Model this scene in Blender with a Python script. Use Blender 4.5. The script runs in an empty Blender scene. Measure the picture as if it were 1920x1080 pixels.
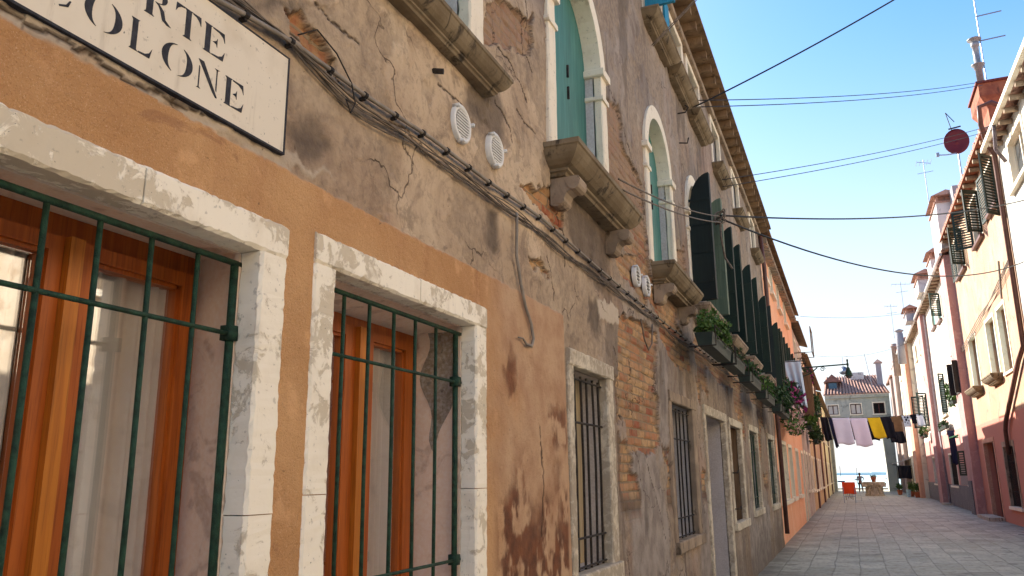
import bpy, math, random
import numpy as np
from mathutils import Matrix, Vector
random.seed(7)
SC = bpy.context.scene
COL = SC.collection
R = math.radians
# ------------------------------------------------------------------ camera, light, exposure
cam_d = bpy.data.cameras.new("camera"); cam = bpy.data.objects.new("camera", cam_d); COL.objects.link(cam)
cam_d.sensor_width = 36; cam_d.lens = 1500 / 1920 * 36; cam_d.clip_start = .05; cam_d.clip_end = 6000
def _n(v): return v / np.linalg.norm(v)
_Z = _n(np.array([-65., 6340., -1500.])); _Y = _n(np.array([640., -348., -1500.]))
_Y = _n(_Y - _Y.dot(_Z) * _Z); _X = np.cross(_Y, _Z)
_m = Matrix([[*_X, 0], [*_Y, 0], [*_Z, 1.62], [0, 0, 0, 1]])
cam.matrix_world = _m
SC.camera = cam
SUN_EL, SUN_AZ = R(29.5), R(-55)          # azimuth measured from +Y towards +X
sd = bpy.data.lights.new("sun", 'SUN'); sd.energy = 4.1; sd.angle = R(.5); sd.color = (1, .93, .83)
sun = bpy.data.objects.new("sun", sd); COL.objects.link(sun)
dirv = Vector((math.sin(SUN_AZ) * math.cos(SUN_EL), math.cos(SUN_AZ) * math.cos(SUN_EL), math.sin(SUN_EL)))
sun.rotation_euler = dirv.to_track_quat('Z', 'Y').to_euler(); sun.location = (0, 0, 30)
w = bpy.data.worlds.new("World"); SC.world = w; w.use_nodes = True
nt = w.node_tree; bg = nt.nodes['Background']; sky = nt.nodes.new('ShaderNodeTexSky'); sky.sky_type = 'NISHITA'
sky.sun_disc = False; sky.sun_elevation = SUN_EL; sky.sun_rotation = SUN_AZ
sky.air_density = 1.0; sky.dust_density = 1.0; sky.ozone_density = 1.0
nt.links.new(sky.outputs[0], bg.inputs[0]); bg.inputs[1].default_value = .095
hs = nt.nodes.new('ShaderNodeHueSaturation'); hs.inputs['Saturation'].default_value = 1.38; nt.links.new(sky.outputs[0], hs.inputs['Color'])
tc = nt.nodes.new('ShaderNodeTexCoord'); sx = nt.nodes.new('ShaderNodeSeparateXYZ'); nt.links.new(tc.outputs['Generated'], sx.inputs[0])
mr = nt.nodes.new('ShaderNodeMapRange'); mr.interpolation_type = 'SMOOTHSTEP'; mr.inputs[1].default_value = .0; mr.inputs[2].default_value = .52; mr.inputs[3].default_value = .97; mr.inputs[4].default_value = 0.; nt.links.new(sx.outputs[2], mr.inputs[0])
mx = nt.nodes.new('ShaderNodeMix'); mx.data_type = 'RGBA'; mx.inputs[7].default_value = (3.3, 3.35, 3.4, 1); nt.links.new(mr.outputs[0], mx.inputs[0]); nt.links.new(hs.outputs[0], mx.inputs[6]); nt.links.new(mx.outputs[2], bg.inputs[0])   # pale sea haze low in the sky
SC.view_settings.view_transform = 'Standard'; SC.view_settings.look = 'None'
SC.view_settings.exposure = 1.78; SC.view_settings.gamma = 1
# ------------------------------------------------------------------ helpers
def lin(c): c /= 255; return c / 12.92 if c <= .04045 else ((c + .055) / 1.055) ** 2.4
def S(r, g, b): return (lin(r), lin(g), lin(b), 1)
ORG = {}
def org(o): return ORG.get(o.name, (0, 0, 0)) if o else (0, 0, 0)
def tag(o, label=None, cat=None, group=None, kind=None):
    if label: o['label'] = label
    if cat: o['category'] = cat
    if group: o['group'] = group
    if kind: o['kind'] = kind
    return o
def thing(name, loc, label, cat, group=None):
    o = bpy.data.objects.new(name, None); COL.objects.link(o); o.location = loc; o.empty_display_size = .2
    ORG[o.name] = tuple(loc); return tag(o, label, cat, group)
class MB:
    def __init__(s): s.v = []; s.f = []; s.c = []
    def add(s, vs, fs):
        k = len(s.v); s.c.append((k, len(s.f))); s.v += [tuple(map(float, p)) for p in vs]; s.f += [tuple(i + k for i in f) for f in fs]; return s
    def box(s, x0, x1, y0, y1, z0, z1):
        if x0 > x1: x0, x1 = x1, x0
        if y0 > y1: y0, y1 = y1, y0
        if z0 > z1: z0, z1 = z1, z0
        return s.add([(x0, y0, z0), (x1, y0, z0), (x1, y1, z0), (x0, y1, z0), (x0, y0, z1), (x1, y0, z1), (x1, y1, z1), (x0, y1, z1)],
                     [(0, 3, 2, 1), (4, 5, 6, 7), (0, 1, 5, 4), (1, 2, 6, 5), (2, 3, 7, 6), (3, 0, 4, 7)])
    def hexa(s, b, t):      # bottom quad, top quad
        return s.add(list(b) + list(t), [(0, 3, 2, 1), (4, 5, 6, 7), (0, 1, 5, 4), (1, 2, 6, 5), (2, 3, 7, 6), (3, 0, 4, 7)])
    def prism(s, poly, axis, a, b):
        n = len(poly)
        def P(u, v, t): return {'x': (t, u, v), 'y': (u, t, v), 'z': (u, v, t)}[axis]
        vs = [P(u, v, a) for u, v in poly] + [P(u, v, b) for u, v in poly]
        return s.add(vs, [tuple(range(n))[::-1], tuple(range(n, 2 * n))] + [(i, (i + 1) % n, n + (i + 1) % n, n + i) for i in range(n)])
    def tube(s, pts, r, n=6, caps=True):
        pts = [Vector(p) for p in pts]; rs = r if isinstance(r, (list, tuple)) else [r] * len(pts)
        vs = []; fs = []; up = None
        for i, p in enumerate(pts):
            t = (pts[min(i + 1, len(pts) - 1)] - pts[max(i - 1, 0)])
            if t.length < 1e-9: t = Vector((0, 0, 1))
            t.normalize()
            if up is None:
                up = Vector((0, 0, 1)) if abs(t.z) < .9 else Vector((1, 0, 0))
            a = up.cross(t)
            if a.length < 1e-6: a = Vector((1, 0, 0)).cross(t)
            a.normalize(); b = t.cross(a)
            up = b
            for k in range(n):
                q = 2 * math.pi * (k + .5) / n; vs.append(p + (a * math.cos(q) + b * math.sin(q)) * rs[i])
        for i in range(len(pts) - 1):
            for k in range(n):
                fs.append((i * n + k, i * n + (k + 1) % n, (i + 1) * n + (k + 1) % n, (i + 1) * n + k))
        if caps: fs += [tuple(range(n))[::-1], tuple(range((len(pts) - 1) * n, len(pts) * n))]
        return s.add(vs, fs)
    def lathe(s, c, prof, n=16, sx=1, sy=1):
        vs = []; fs = []
        for (r, z) in prof:
            for k in range(n):
                q = 2 * math.pi * k / n; vs.append((c[0] + r * math.cos(q) * sx, c[1] + r * math.sin(q) * sy, c[2] + z))
        for i in range(len(prof) - 1):
            for k in range(n): fs.append((i * n + k, i * n + (k + 1) % n, (i + 1) * n + (k + 1) % n, (i + 1) * n + k))
        fs += [tuple(range(n))[::-1], tuple(range((len(prof) - 1) * n, len(prof) * n))]
        return s.add(vs, fs)
    def rbar(s, lo, hi, ax, jit=.003, step=.05, ch=.006):
        """stone bar with softened, slightly broken edges; ax is its long axis 0/1/2"""
        lo = [min(a, b) for a, b in zip(lo, hi)] if any(a > b for a, b in zip(lo, hi)) else list(lo); hi = list(hi)
        o = [i for i in range(3) if i != ax]; u0, u1 = lo[o[0]], hi[o[0]]; v0, v1 = lo[o[1]], hi[o[1]]
        n = max(2, int((hi[ax] - lo[ax]) / step)); vs = []; fs = []
        for i in range(n + 1):
            t = lo[ax] + (hi[ax] - lo[ax]) * i / n
            ring = []
            for cu, cv, su, sv in ((u0, v0, 1, 1), (u1, v0, -1, 1), (u1, v1, -1, -1), (u0, v1, 1, -1)):
                e = ch * (1 + random.random()); j = random.uniform(-jit, jit)
                p1 = (cu + su * e + j, cv + random.uniform(-jit, jit) * .5); p2 = (cu + random.uniform(-jit, jit) * .5, cv + sv * e + j)
                ring += [p2, p1] if (su * sv > 0) else [p1, p2]
            for (a, b) in ring:
                q = [0, 0, 0]; q[ax] = t; q[o[0]] = a; q[o[1]] = b; vs.append(q)
        for i in range(n):
            for k in range(8): fs.append((i * 8 + k, i * 8 + (k + 1) % 8, (i + 1) * 8 + (k + 1) % 8, (i + 1) * 8 + k))
        fs += [tuple(range(8))[::-1], tuple(range(n * 8, n * 8 + 8))]
        return s.add(vs, fs)
    def build(s, name, m, parent=None, smooth=False, label=None):
        me = bpy.data.meshes.new(name); ox, oy, oz = org(parent)
        me.from_pydata([(x - ox, y - oy, z - oz) for x, y, z in s.v], [], s.f)
        me.materials.append(m); o = bpy.data.objects.new(name, me); COL.objects.link(o)
        if parent: o.parent = parent
        ORG[o.name] = (ox, oy, oz)
        import bmesh
        b = bmesh.new(); b.from_mesh(me); bmesh.ops.recalc_face_normals(b, faces=b.faces); b.to_mesh(me); b.free()
        if smooth: me.polygons.foreach_set('use_smooth', [True] * len(me.polygons))
        if label: o['label'] = label
        return o
    def split(s, name, m, parent=None, smooth=False):
        """one object for every shape added"""
        cs = s.c + [(len(s.v), len(s.f))]; out = []
        for (v0, f0), (v1, f1) in zip(cs[:-1], cs[1:]):
            q = MB(); q.add(s.v[v0:v1], [tuple(i - v0 for i in f) for f in s.f[f0:f1]]); out.append(q.build(name, m, parent, smooth))
        return out
    def solo(s, name, m, label, cat, group=None, kind=None, smooth=False):
        o = s.build(name, m, None, smooth); return tag(o, label, cat, group, kind)
# ------------------------------------------------------------------ materials
class NT:
    def __init__(s, name):
        s.m = bpy.data.materials.new(name); s.m.use_nodes = True; s.t = s.m.node_tree; s.b = s.t.nodes['Principled BSDF']
        s.pos = s.t.nodes.new('ShaderNodeNewGeometry').outputs['Position']
    def n(s, ty, **kw):
        o = s.t.nodes.new(ty)
        for k, v in kw.items():
            if k.startswith('i_'):
                key = k[2:]; key = int(key) if key.isdigit() else key.replace('_', ' ')
                if hasattr(v, 'is_output') or isinstance(v, bpy.types.NodeSocket): s.t.links.new(v, o.inputs[key])
                else: o.inputs[key].default_value = v
            else: setattr(o, k, v)
        return o
    def scl(s, v, sc): return s.n('ShaderNodeVectorMath', operation='MULTIPLY', i_0=v, i_1=sc).outputs[0]
    def noise(s, scale, det=4, v=None, rough=.55, dist=0):
        return s.n('ShaderNodeTexNoise', i_Vector=v or s.pos, i_Scale=scale, i_Detail=det, i_Roughness=rough, i_Distortion=dist).outputs['Fac']
    def ramp(s, f, a, b):
        return s.n('ShaderNodeMapRange', i_Value=f, i_1=a, i_2=b, interpolation_type='SMOOTHSTEP').outputs[0]
    def mix(s, f, a, b, mode='MIX'):
        o = s.t.nodes.new('ShaderNodeMix'); o.data_type = 'RGBA'; o.blend_type = mode
        for k, v in ((0, f), (6, a), (7, b)):
            if isinstance(v, bpy.types.NodeSocket): s.t.links.new(v, o.inputs[k])
            else: o.inputs[k].default_value = v
        return o.outputs[2]
    def math(s, op, a, b=0.): return s.n('ShaderNodeMath', operation=op, i_0=a, i_1=b).outputs[0]
    def attr(s, nm): return s.n('ShaderNodeAttribute', attribute_name=nm).outputs['Fac']
    def bump(s, h, st, dist=.01, prev=None):
        o = s.n('ShaderNodeBump', i_Strength=st, i_Distance=dist, i_Height=h)
        if prev is not None: s.t.links.new(prev, o.inputs['Normal'])
        return o.outputs[0]
    def out(s, col, rough=.9, nrm=None, spec=.3, **kw):
        for k, v in (('Base Color', col), ('Roughness', rough), ('Normal', nrm), ('Specular IOR Level', spec)):
            if v is None: continue
            if isinstance(v, bpy.types.NodeSocket): s.t.links.new(v, s.b.inputs[k])
            else: s.b.inputs[k].default_value = v
        for k, v in kw.items(): s.b.inputs[k.replace('_', ' ')].default_value = v
        return s.m
def stucco(name, c1, c2, c3=None, sc=1.2, streak=.5, bump=.5, base=None, fine=60, bd=.01):
    t = NT(name); big = t.noise(sc, 5, dist=.4); col = t.mix(t.ramp(big, .35, .65), c1, c2)
    if c3: col = t.mix(t.ramp(t.noise(sc * 2.3, 6, dist=1.), .54, .66), col, c3)
    st = t.noise(3.2, 5, t.scl(t.pos, (1, 1, .16)), .6)
    col = t.mix(t.math('MULTIPLY', t.ramp(st, .5, .75), streak), col, tuple(c * .45 for c in c1[:3]) + (1,))
    g = t.noise(fine, 3); col = t.mix(t.ramp(g, .3, .75), col, t.mix(.22, col, (1, 1, 1, 1)))
    if base:
        z = t.n('ShaderNodeSeparateXYZ', i_0=t.pos).outputs[2]
        e = t.math('ADD', z, t.math('MULTIPLY', t.noise(2.5, 4), base[1]))
        col = t.mix(t.ramp(e, base[0] + base[1] * .5, base[0] + base[1] * .5 + .07), base[2], col)
    nb = t.bump(t.noise(fine, 4), bump * .5, bd * .5, t.bump(t.noise(6, 6), bump, bd * 2))
    return t.out(col, .92, nb)
def plain(name, c, rough=.6, var=.25, sc=8, bump=.2, metal=0, streakz=1):
    t = NT(name); f = t.ramp(t.noise(sc, 5, t.scl(t.pos, (1, 1, streakz))), .3, .7)
    col = t.mix(f, tuple(x * (1 - var) for x in c[:3]) + (1,), tuple(min(1, x * (1 + var)) for x in c[:3]) + (1,))
    return t.out(col, rough, t.bump(t.noise(sc * 6, 4, t.scl(t.pos, (1, 1, streakz))), bump, .005), Metallic=metal)
def wood(name, c1, c2, rough=.45):
    t = NT(name); g = t.noise(40, 5, t.scl(t.pos, (1, 1, .05)), .6, .3)
    col = t.mix(t.ramp(g, .38, .62), c1, c2); col = t.mix(t.ramp(t.noise(3, 3, t.scl(t.pos, (1, 1, .3))), .4, .75), col, tuple(x * .7 for x in c1[:3]) + (1,))
    g2 = t.noise(170, 4, t.scl(t.pos, (1, 1, .03)), .6); col = t.mix(t.math('MULTIPLY', t.ramp(g2, .52, .66), .45), col, tuple(x * .45 for x in c2[:3]) + (1,))
    return t.out(col, rough, t.bump(g2, .3, .002, t.bump(g, .15, .003)), spec=.35)
def whitestone(name, c1, c2, lo=.5, hi=.56, b=.5):
    t = NT(name); p = t.noise(14, 8, dist=.6, rough=.68); p2 = t.noise(2.2, 3)
    f = t.ramp(t.math('ADD', t.math('MULTIPLY', p, .55), t.math('MULTIPLY', p2, .45)), lo, hi)
    col = t.mix(f, c1, c2); sp = t.ramp(t.noise(90, 3), .70, .76); col = t.mix(sp, col, tuple(x * .35 for x in c2[:3]) + (1,))
    col = t.mix(t.math('MULTIPLY', t.ramp(t.noise(5, 5), .5, .8), .4), col, S(190, 170, 140)); col = t.mix(t.math('MULTIPLY', t.ramp(t.noise(13, 6, t.scl(t.pos, (1, 1, .12)), .65), .58, .76), .4), col, S(140, 118, 92)); col = t.mix(t.math('MULTIPLY', t.ramp(t.noise(38, 6), .62, .7), .35), col, S(120, 110, 98))
    return t.out(col, .85, t.bump(t.noise(70, 4), b * .4, .004, t.bump(f, b, -.003)))
def stone(name, c1, c2, c3=S(60, 52, 44)):
    t = NT(name); col = t.mix(t.ramp(t.noise(4, 6), .35, .65), c1, c2)
    col = t.mix(t.ramp(t.noise(9, 6, t.scl(t.pos, (1, 1, .4)), .65, .8), .52, .68), col, c3)
    return t.out(col, .9, t.bump(t.noise(50, 5), .4, .006))
M = {}
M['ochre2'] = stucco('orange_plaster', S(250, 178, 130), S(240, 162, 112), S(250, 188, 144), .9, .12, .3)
M['lilac'] = stucco('lilac_plaster', S(176, 152, 140), S(158, 132, 120), S(190, 172, 158), 1.2, .4)
M['yellow'] = stucco('yellow_plaster', S(196, 150, 84), S(172, 124, 88), S(150, 112, 92), .35, .5)
M['cream'] = stucco('cream_plaster', S(216, 196, 138), S(200, 180, 130), S(180, 160, 124), .7, .5)
M['salmon'] = stucco('salmon_ochre_plaster', S(184, 146, 106), S(166, 122, 84), S(144, 98, 70), .55, .5, .5, (3.35, .05, S(188, 126, 108)))  # toned down to hold back the sun on this facade
M['whitepink'] = stucco('white_plaster_pink_base', S(232, 220, 205), S(222, 206, 188), S(196, 170, 150), .8, .5, .4, (3.55, .05, S(190, 140, 130)))
M['creamR'] = stucco('pale_cream_plaster', S(224, 214, 192), S(206, 194, 170), S(170, 156, 138), .8, .4)
M['greyR'] = stucco('pale_grey_plaster', S(190, 188, 178), S(170, 170, 160), S(140, 138, 128), .9, .5)
M['endwall'] = stucco('grey_green_plaster', S(178, 178, 164), S(160, 162, 148), S(130, 132, 120), .6, .45)  # paled so distance haze is part of the plaster colour
M['dado'] = stucco('dark_cement_dado', S(84, 76, 76), S(70, 64, 64), S(98, 86, 84), 1.5, .3)
M['pinkpil'] = stucco('pink_pilaster_plaster', S(174, 120, 112), S(158, 106, 100), S(184, 138, 126), 1.5, .15)
M['orangepil'] = stucco('orange_pilaster_plaster', S(206, 148, 112), S(190, 130, 96), None, 1.5, .15)
M['brownpil'] = stucco('brown_pilaster_plaster', S(150, 126, 116), S(132, 108, 98), None, 1.5, .3)
M['white'] = whitestone('worn_white_stone', S(252, 242, 222), S(214, 200, 176), .505, .55)
M['white2'] = whitestone('white_stone_clean', S(240, 228, 206), S(214, 198, 174), .56, .64, .3)
M['wornstone'] = whitestone('heavily_worn_stone', S(214, 202, 180), S(172, 158, 138), .44, .56, .8)
M['reveal'] = stucco('pinkish_reveal_plaster', S(240, 216, 192), S(230, 204, 180), S(206, 178, 154), 3, .15, .25)
M['greyrev'] = stucco('grey_reveal_plaster', S(196, 188, 184), S(182, 174, 170), None, 2, .1, .3)
M['sill'] = stone('weathered_sill_stone', S(140, 124, 100), S(118, 102, 80))
M['corbel'] = stone('corbel_stone', S(170, 150, 128), S(140, 122, 104), S(90, 78, 64))
M['green'] = plain('green_painted_iron', S(34, 64, 48), .6, .45, 40, .8)
M['iron'] = plain('dark_rusty_iron', S(48, 42, 38), .7, .4, 30, .5)
M['teal'] = wood('teal_painted_boards', S(62, 118, 110), S(78, 134, 124), .6)
M['blue'] = wood('blue_painted_boards', S(40, 140, 176), S(56, 156, 190), .5)
M['dgreen'] = wood('dark_green_boards', S(16, 38, 32), S(22, 48, 40), .6)
M['dgreen_b'] = wood('faded_green_boards', S(24, 44, 36), S(32, 54, 44), .75); M['dgreen_c'] = wood('blackish_green_boards', S(12, 28, 28), S(18, 36, 34), .6)
M['lgreen'] = wood('grey_green_boards', S(92, 110, 92), S(108, 124, 104), .6)
M['oldwood'] = wood('weathered_brown_wood', S(110, 88, 66), S(132, 106, 80), .8)
M['eave'] = stone('eave_boards', S(150, 124, 94), S(122, 98, 74), S(92, 74, 58))
M['orangewood'] = wood('varnished_orange_wood', S(190, 100, 34), S(160, 76, 24), .42)
M['yellowwood'] = wood('varnished_light_wood', S(208, 128, 44), S(184, 104, 34), .42)
M['redwood'] = wood('dark_red_door_wood', S(86, 34, 28), S(70, 28, 24), .5)
M['creamwood'] = wood('cream_old_boards', S(206, 186, 150), S(180, 156, 120), .7)
M['curtain'] = plain('white_curtain_cloth', S(214, 206, 196), .95, .06, 3, .1)
M['dark'] = plain('dark_interior', S(26, 24, 24), .9, .2)  # near-black colour stands in for unlit insides
M['tile'] = stone('terracotta_tiles', S(190, 150, 132), S(168, 128, 112), S(130, 106, 94))
M['brickred'] = stone('chimney_brick', S(158, 98, 72), S(132, 76, 58), S(100, 62, 50))
M['chimgrey'] = stucco('grey_render', S(150, 148, 152), S(130, 128, 134), None, 1, .3)
M['chimwhite'] = stucco('whitewashed_render', S(214, 208, 204), S(190, 184, 180), S(150, 144, 142), 1, .4)
M['steel'] = plain('galvanised_steel', S(150, 148, 150), .45, .12, 12, .1, .3)
M['alu'] = plain('antenna_aluminium', S(150, 156, 166), .4, .1, 12, .1, .7)
M['dish'] = plain('dark_red_dish_paint', S(104, 34, 38), .5, .1, 5, .1)
M['pipe'] = plain('brown_pipe_paint', S(98, 66, 58), .45, .2, 6, .2)
M['pipegrey'] = plain('grey_pipe_paint', S(120, 108, 112), .4, .2, 6, .2)
M['black'] = plain('black_cable_rubber', S(34, 34, 38), .6, .2)
M['cable'] = plain('aged_cable_sheath', S(112, 100, 88), .7, .35, 20, .3)
M['conduit'] = plain('grey_conduit_plastic', S(140, 130, 118), .6, .2, 14, .3)
M['wplastic'] = plain('white_vent_plastic', S(226, 224, 220), .4, .06, 10, .05)
M['ink'] = plain('black_sign_paint', S(56, 56, 62), .85, .3, 60, .2)
M['leaf'] = plain('green_leaves', S(74, 104, 44), .55, .45, 14, .1)
M['leaf2'] = plain('dark_leaves', S(48, 74, 38), .55, .45, 14, .1)
M['magenta'] = plain('magenta_flowers', S(150, 46, 104), .7, .3, 20, .1)
M['pinkfl'] = plain('pale_pink_flowers', S(226, 180, 170), .7, .2, 20, .1)
M['soil'] = plain('dark_planter_plastic', S(46, 58, 52), .6, .2)
M['terra'] = plain('terracotta_pot', S(170, 96, 66), .8, .2)
M['sheetw'] = plain('white_lilac_sheet', S(222, 224, 246), .9, .03, 2, .05)
M['sheetp'] = plain('pale_pink_sheet', S(226, 218, 238), .9, .03, 2, .05)
M['towy'] = plain('yellow_towel_cloth', S(226, 190, 40), .95, .05, 3, .1)
M['blackc'] = plain('black_clothing', S(24, 24, 34), .95, .2, 3, .1)
M['navy'] = plain('navy_clothing', S(34, 38, 66), .95, .2, 3, .1)
M['brownc'] = plain('brown_clothing', S(120, 92, 66), .95, .15, 3, .1)
M['clothw'] = plain('white_cotton', S(206, 216, 232), .95, .05, 3, .1)
M['orangec'] = plain('orange_red_cloth', S(226, 76, 36), .9, .06, 3, .1)
M['greenc'] = plain('faded_green_cloth', S(96, 160, 96), .9, .15, 2, .1)
M['wellstone'] = stone('istrian_wellhead_stone', S(196, 184, 168), S(172, 158, 140), S(120, 106, 92))
M['skin'] = plain('skin', S(150, 104, 80), .6, .05)
M['hair'] = plain('dark_hair', S(34, 28, 26), .8, .1)
M['shirt'] = plain('grey_shirt_cloth', S(120, 112, 128), .9, .05)
M['trous'] = plain('grey_trousers_cloth', S(96, 88, 100), .9, .05)
def glass(name, refl=1.):
    t = NT(name); g = t.n('ShaderNodeBsdfGlossy', i_Color=(1, 1, 1, 1), i_Roughness=.015); tr = t.n('ShaderNodeBsdfTransparent')
    bp = t.bump(t.noise(1.6, 1), .06, .02); t.t.links.new(bp, g.inputs['Normal'])
    fc = t.n('ShaderNodeLayerWeight', i_Blend=.5).outputs['Facing']; f = t.math('MINIMUM', t.math('ADD', .05 * refl, t.math('MULTIPLY', t.math('POWER', fc, 4.), .9)), 1.)
    mx = t.n('ShaderNodeMixShader', i_0=f, i_1=tr.outputs[0], i_2=g.outputs[0]); o = t.t.nodes['Material Output']
    t.t.links.new(mx.outputs[0], o.inputs[0]); return t.m
M['glass'] = glass('window_glass', 4.)
M['pane'] = NT('far_window_glass').out(S(60, 66, 72), .12, None, .9)
# old wall: colour zones come from attributes that follow real plaster loss, damp and paint; tones raised to lift the shaded side
def oldwall():
    t = NT('old_venetian_plaster'); yz = t.n('ShaderNodeSeparateXYZ', i_0=t.pos)
    uv = t.n('ShaderNodeCombineXYZ', i_0=yz.outputs[1], i_1=yz.outputs[2], i_2=0.).outputs[0]
    g = t.attr('grey')
    warm = t.mix(t.ramp(t.noise(1.7, 6, dist=.5), .35, .65), S(208, 184, 155), S(182, 157, 130))
    cold = t.mix(t.ramp(t.noise(1.3, 6, t.scl(t.pos, (1, 1, .5)), .6, .5), .35, .65), S(170, 155, 141), S(136, 122, 111))
    col = t.mix(g, warm, cold)
    col = t.mix(t.math('MULTIPLY', t.ramp(t.noise(3.5, 7, None, .65, 1.), .5, .62), .55), col, S(118, 100, 86))
    col = t.mix(t.math('MULTIPLY', t.ramp(t.noise(2.6, 6, t.scl(t.pos, (1, 1, .25)), .6), .58, .7), .5), col, S(214, 196, 170))
    col = t.mix(t.math('MULTIPLY', t.ramp(t.noise(5, 6, t.scl(t.pos, (1, 1, .12)), .6), .54, .72), t.math('MULTIPLY', g, .75)), col, S(84, 74, 68))
    pk = t.ramp(t.noise(.9, 4), .52, .64); col = t.mix(t.math('MULTIPLY', pk, .3), col, S(176, 132, 106))
    pl = t.mix(t.ramp(t.noise(16, 6, None, .7), .35, .65), S(176, 154, 128), S(134, 116, 98)); col = t.mix(t.math('MULTIPLY', t.attr('peel'), .62), col, pl)
    col = t.mix(t.math('MULTIPLY', t.ramp(t.noise(19, 7, None, .7, .5), .5, .66), .4), col, S(112, 98, 86))
    col = t.mix(t.attr('cem'), col, t.mix(t.ramp(t.noise(6, 6), .35, .65), S(164, 152, 142), S(138, 126, 118)))
    col = t.mix(t.math('MULTIPLY', t.attr('damp'), .82), col, t.mix(t.ramp(t.noise(9, 6), .3, .7), S(72, 62, 56), S(96, 84, 74)))
    col = t.mix(t.attr('pale'), col, S(196, 180, 160))
    oc = t.mix(t.ramp(t.noise(1.6, 5), .35, .65), S(206, 160, 112), S(188, 140, 94))
    oc = t.mix(t.math('MULTIPLY', t.ramp(t.noise(330, 2), .60, .72), .55), oc, S(236, 204, 168)); oc = t.mix(t.math('MULTIPLY', t.ramp(t.noise(260, 3), .44, .30), .6), oc, S(150, 104, 66))
    oc = t.mix(t.math('MULTIPLY', t.ramp(t.noise(4, 6, t.scl(t.pos, (1, 1, .2)), .65, .5), .5, .72), .45), oc, S(168, 116, 80)); oc = t.mix(t.math('MULTIPLY', t.ramp(t.noise(9, 6), .56, .7), .35), oc, S(236, 186, 138)); oc = t.mix(t.math('MULTIPLY', t.ramp(t.noise(3.1, 7, None, .7, 1.), .60, .66), .5), oc, S(150, 104, 74))
    pk2 = t.attr('pink'); oc = t.mix(pk2, oc, t.mix(t.ramp(t.noise(5, 6), .35, .7), S(198, 162, 128), S(178, 138, 106)))
    col = t.mix(t.attr('ochre'), col, oc)
    ru = t.mix(t.ramp(t.noise(11, 6), .35, .65), S(88, 50, 36), S(122, 72, 46))
    col = t.mix(t.attr('rust'), col, ru)
    uvw = t.n('ShaderNodeVectorMath', operation='ADD', i_0=uv, i_1=t.scl(t.n('ShaderNodeTexNoise', i_Vector=t.pos, i_Scale=9., i_Detail=4.).outputs['Color'], (.03, .022, 0))).outputs[0]
    br = t.n('ShaderNodeTexBrick', i_Vector=uvw, i_Color1=(0, 0, 0, 1), i_Color2=(1, 1, 1, 1), i_Mortar=(0, 0, 0, 1), i_Scale=1., i_Mortar_Size=.009,
             i_Mortar_Smooth=.3, i_Bias=0., i_Brick_Width=.25, i_Row_Height=.072, offset=.5)
    tone = t.n('ShaderNodeSeparateColor', i_0=br.outputs['Color']).outputs[0]
    bc = t.mix(t.ramp(tone, .1, .55), S(184, 128, 92), S(198, 160, 116)); bc = t.mix(t.ramp(tone, .6, .9), bc, S(158, 92, 66))
    bc = t.mix(t.math('MULTIPLY', t.ramp(t.noise(7, 6), .42, .62), .75), bc, t.mix(g, S(186, 150, 104), S(150, 126, 100)))
    bc = t.mix(br.outputs['Fac'], bc, S(150, 128, 100)); bc = t.mix(t.math('MULTIPLY', t.attr('wash'), .85), bc, S(156, 132, 112))
    col = t.mix(t.attr('brick'), col, bc)
    cr = t.n('ShaderNodeTexVoronoi', feature='DISTANCE_TO_EDGE', i_Vector=t.n('ShaderNodeVectorMath', operation='ADD', i_0=t.scl(t.pos, (1, 1, .8)),
             i_1=t.scl(t.n('ShaderNodeTexNoise', i_Vector=t.pos, i_Scale=7., i_Detail=5.).outputs['Color'], (.25, .25, .25))).outputs[0], i_Scale=1.6).outputs[0]
    gate = t.math('MULTIPLY', t.ramp(t.noise(1.1, 3), .5, .6), t.math('SUBTRACT', 1., t.attr('ochre')))
    hair = t.math('MULTIPLY', t.math('SUBTRACT', 1., t.ramp(cr, .0, .011)), gate)
    crack = t.math('MAXIMUM', t.attr('crack'), t.math('MULTIPLY', hair, .8))
    col = t.mix(crack, col, S(66, 50, 40))
    pits = t.ramp(t.noise(26, 4, None, .6), .69, .73); col = t.mix(t.math('MULTIPLY', pits, .6), col, S(92, 74, 60))
    rgh = t.math('ADD', t.math('MULTIPLY', t.attr('ochre'), .0), .9)
    b = t.bump(t.noise(7, 8, None, .65), .9, .028); b = t.bump(t.noise(55, 4), .5, .006, b); b = t.bump(t.math('MULTIPLY', crack, -1.), .8, .012, b)
    b = t.bump(t.math('MULTIPLY', pits, -1.), .5, .005, b)
    b = t.bump(t.math('MULTIPLY', t.math('MULTIPLY', br.outputs['Fac'], -1.), t.attr('brick')), .9, .012, b)
    b = t.bump(t.math('MULTIPLY', t.noise(150, 2), t.attr('ochre')), .6, .006, b)
    return t.out(col, rgh, b, .2)
M['oldwall'] = oldwall()
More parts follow.
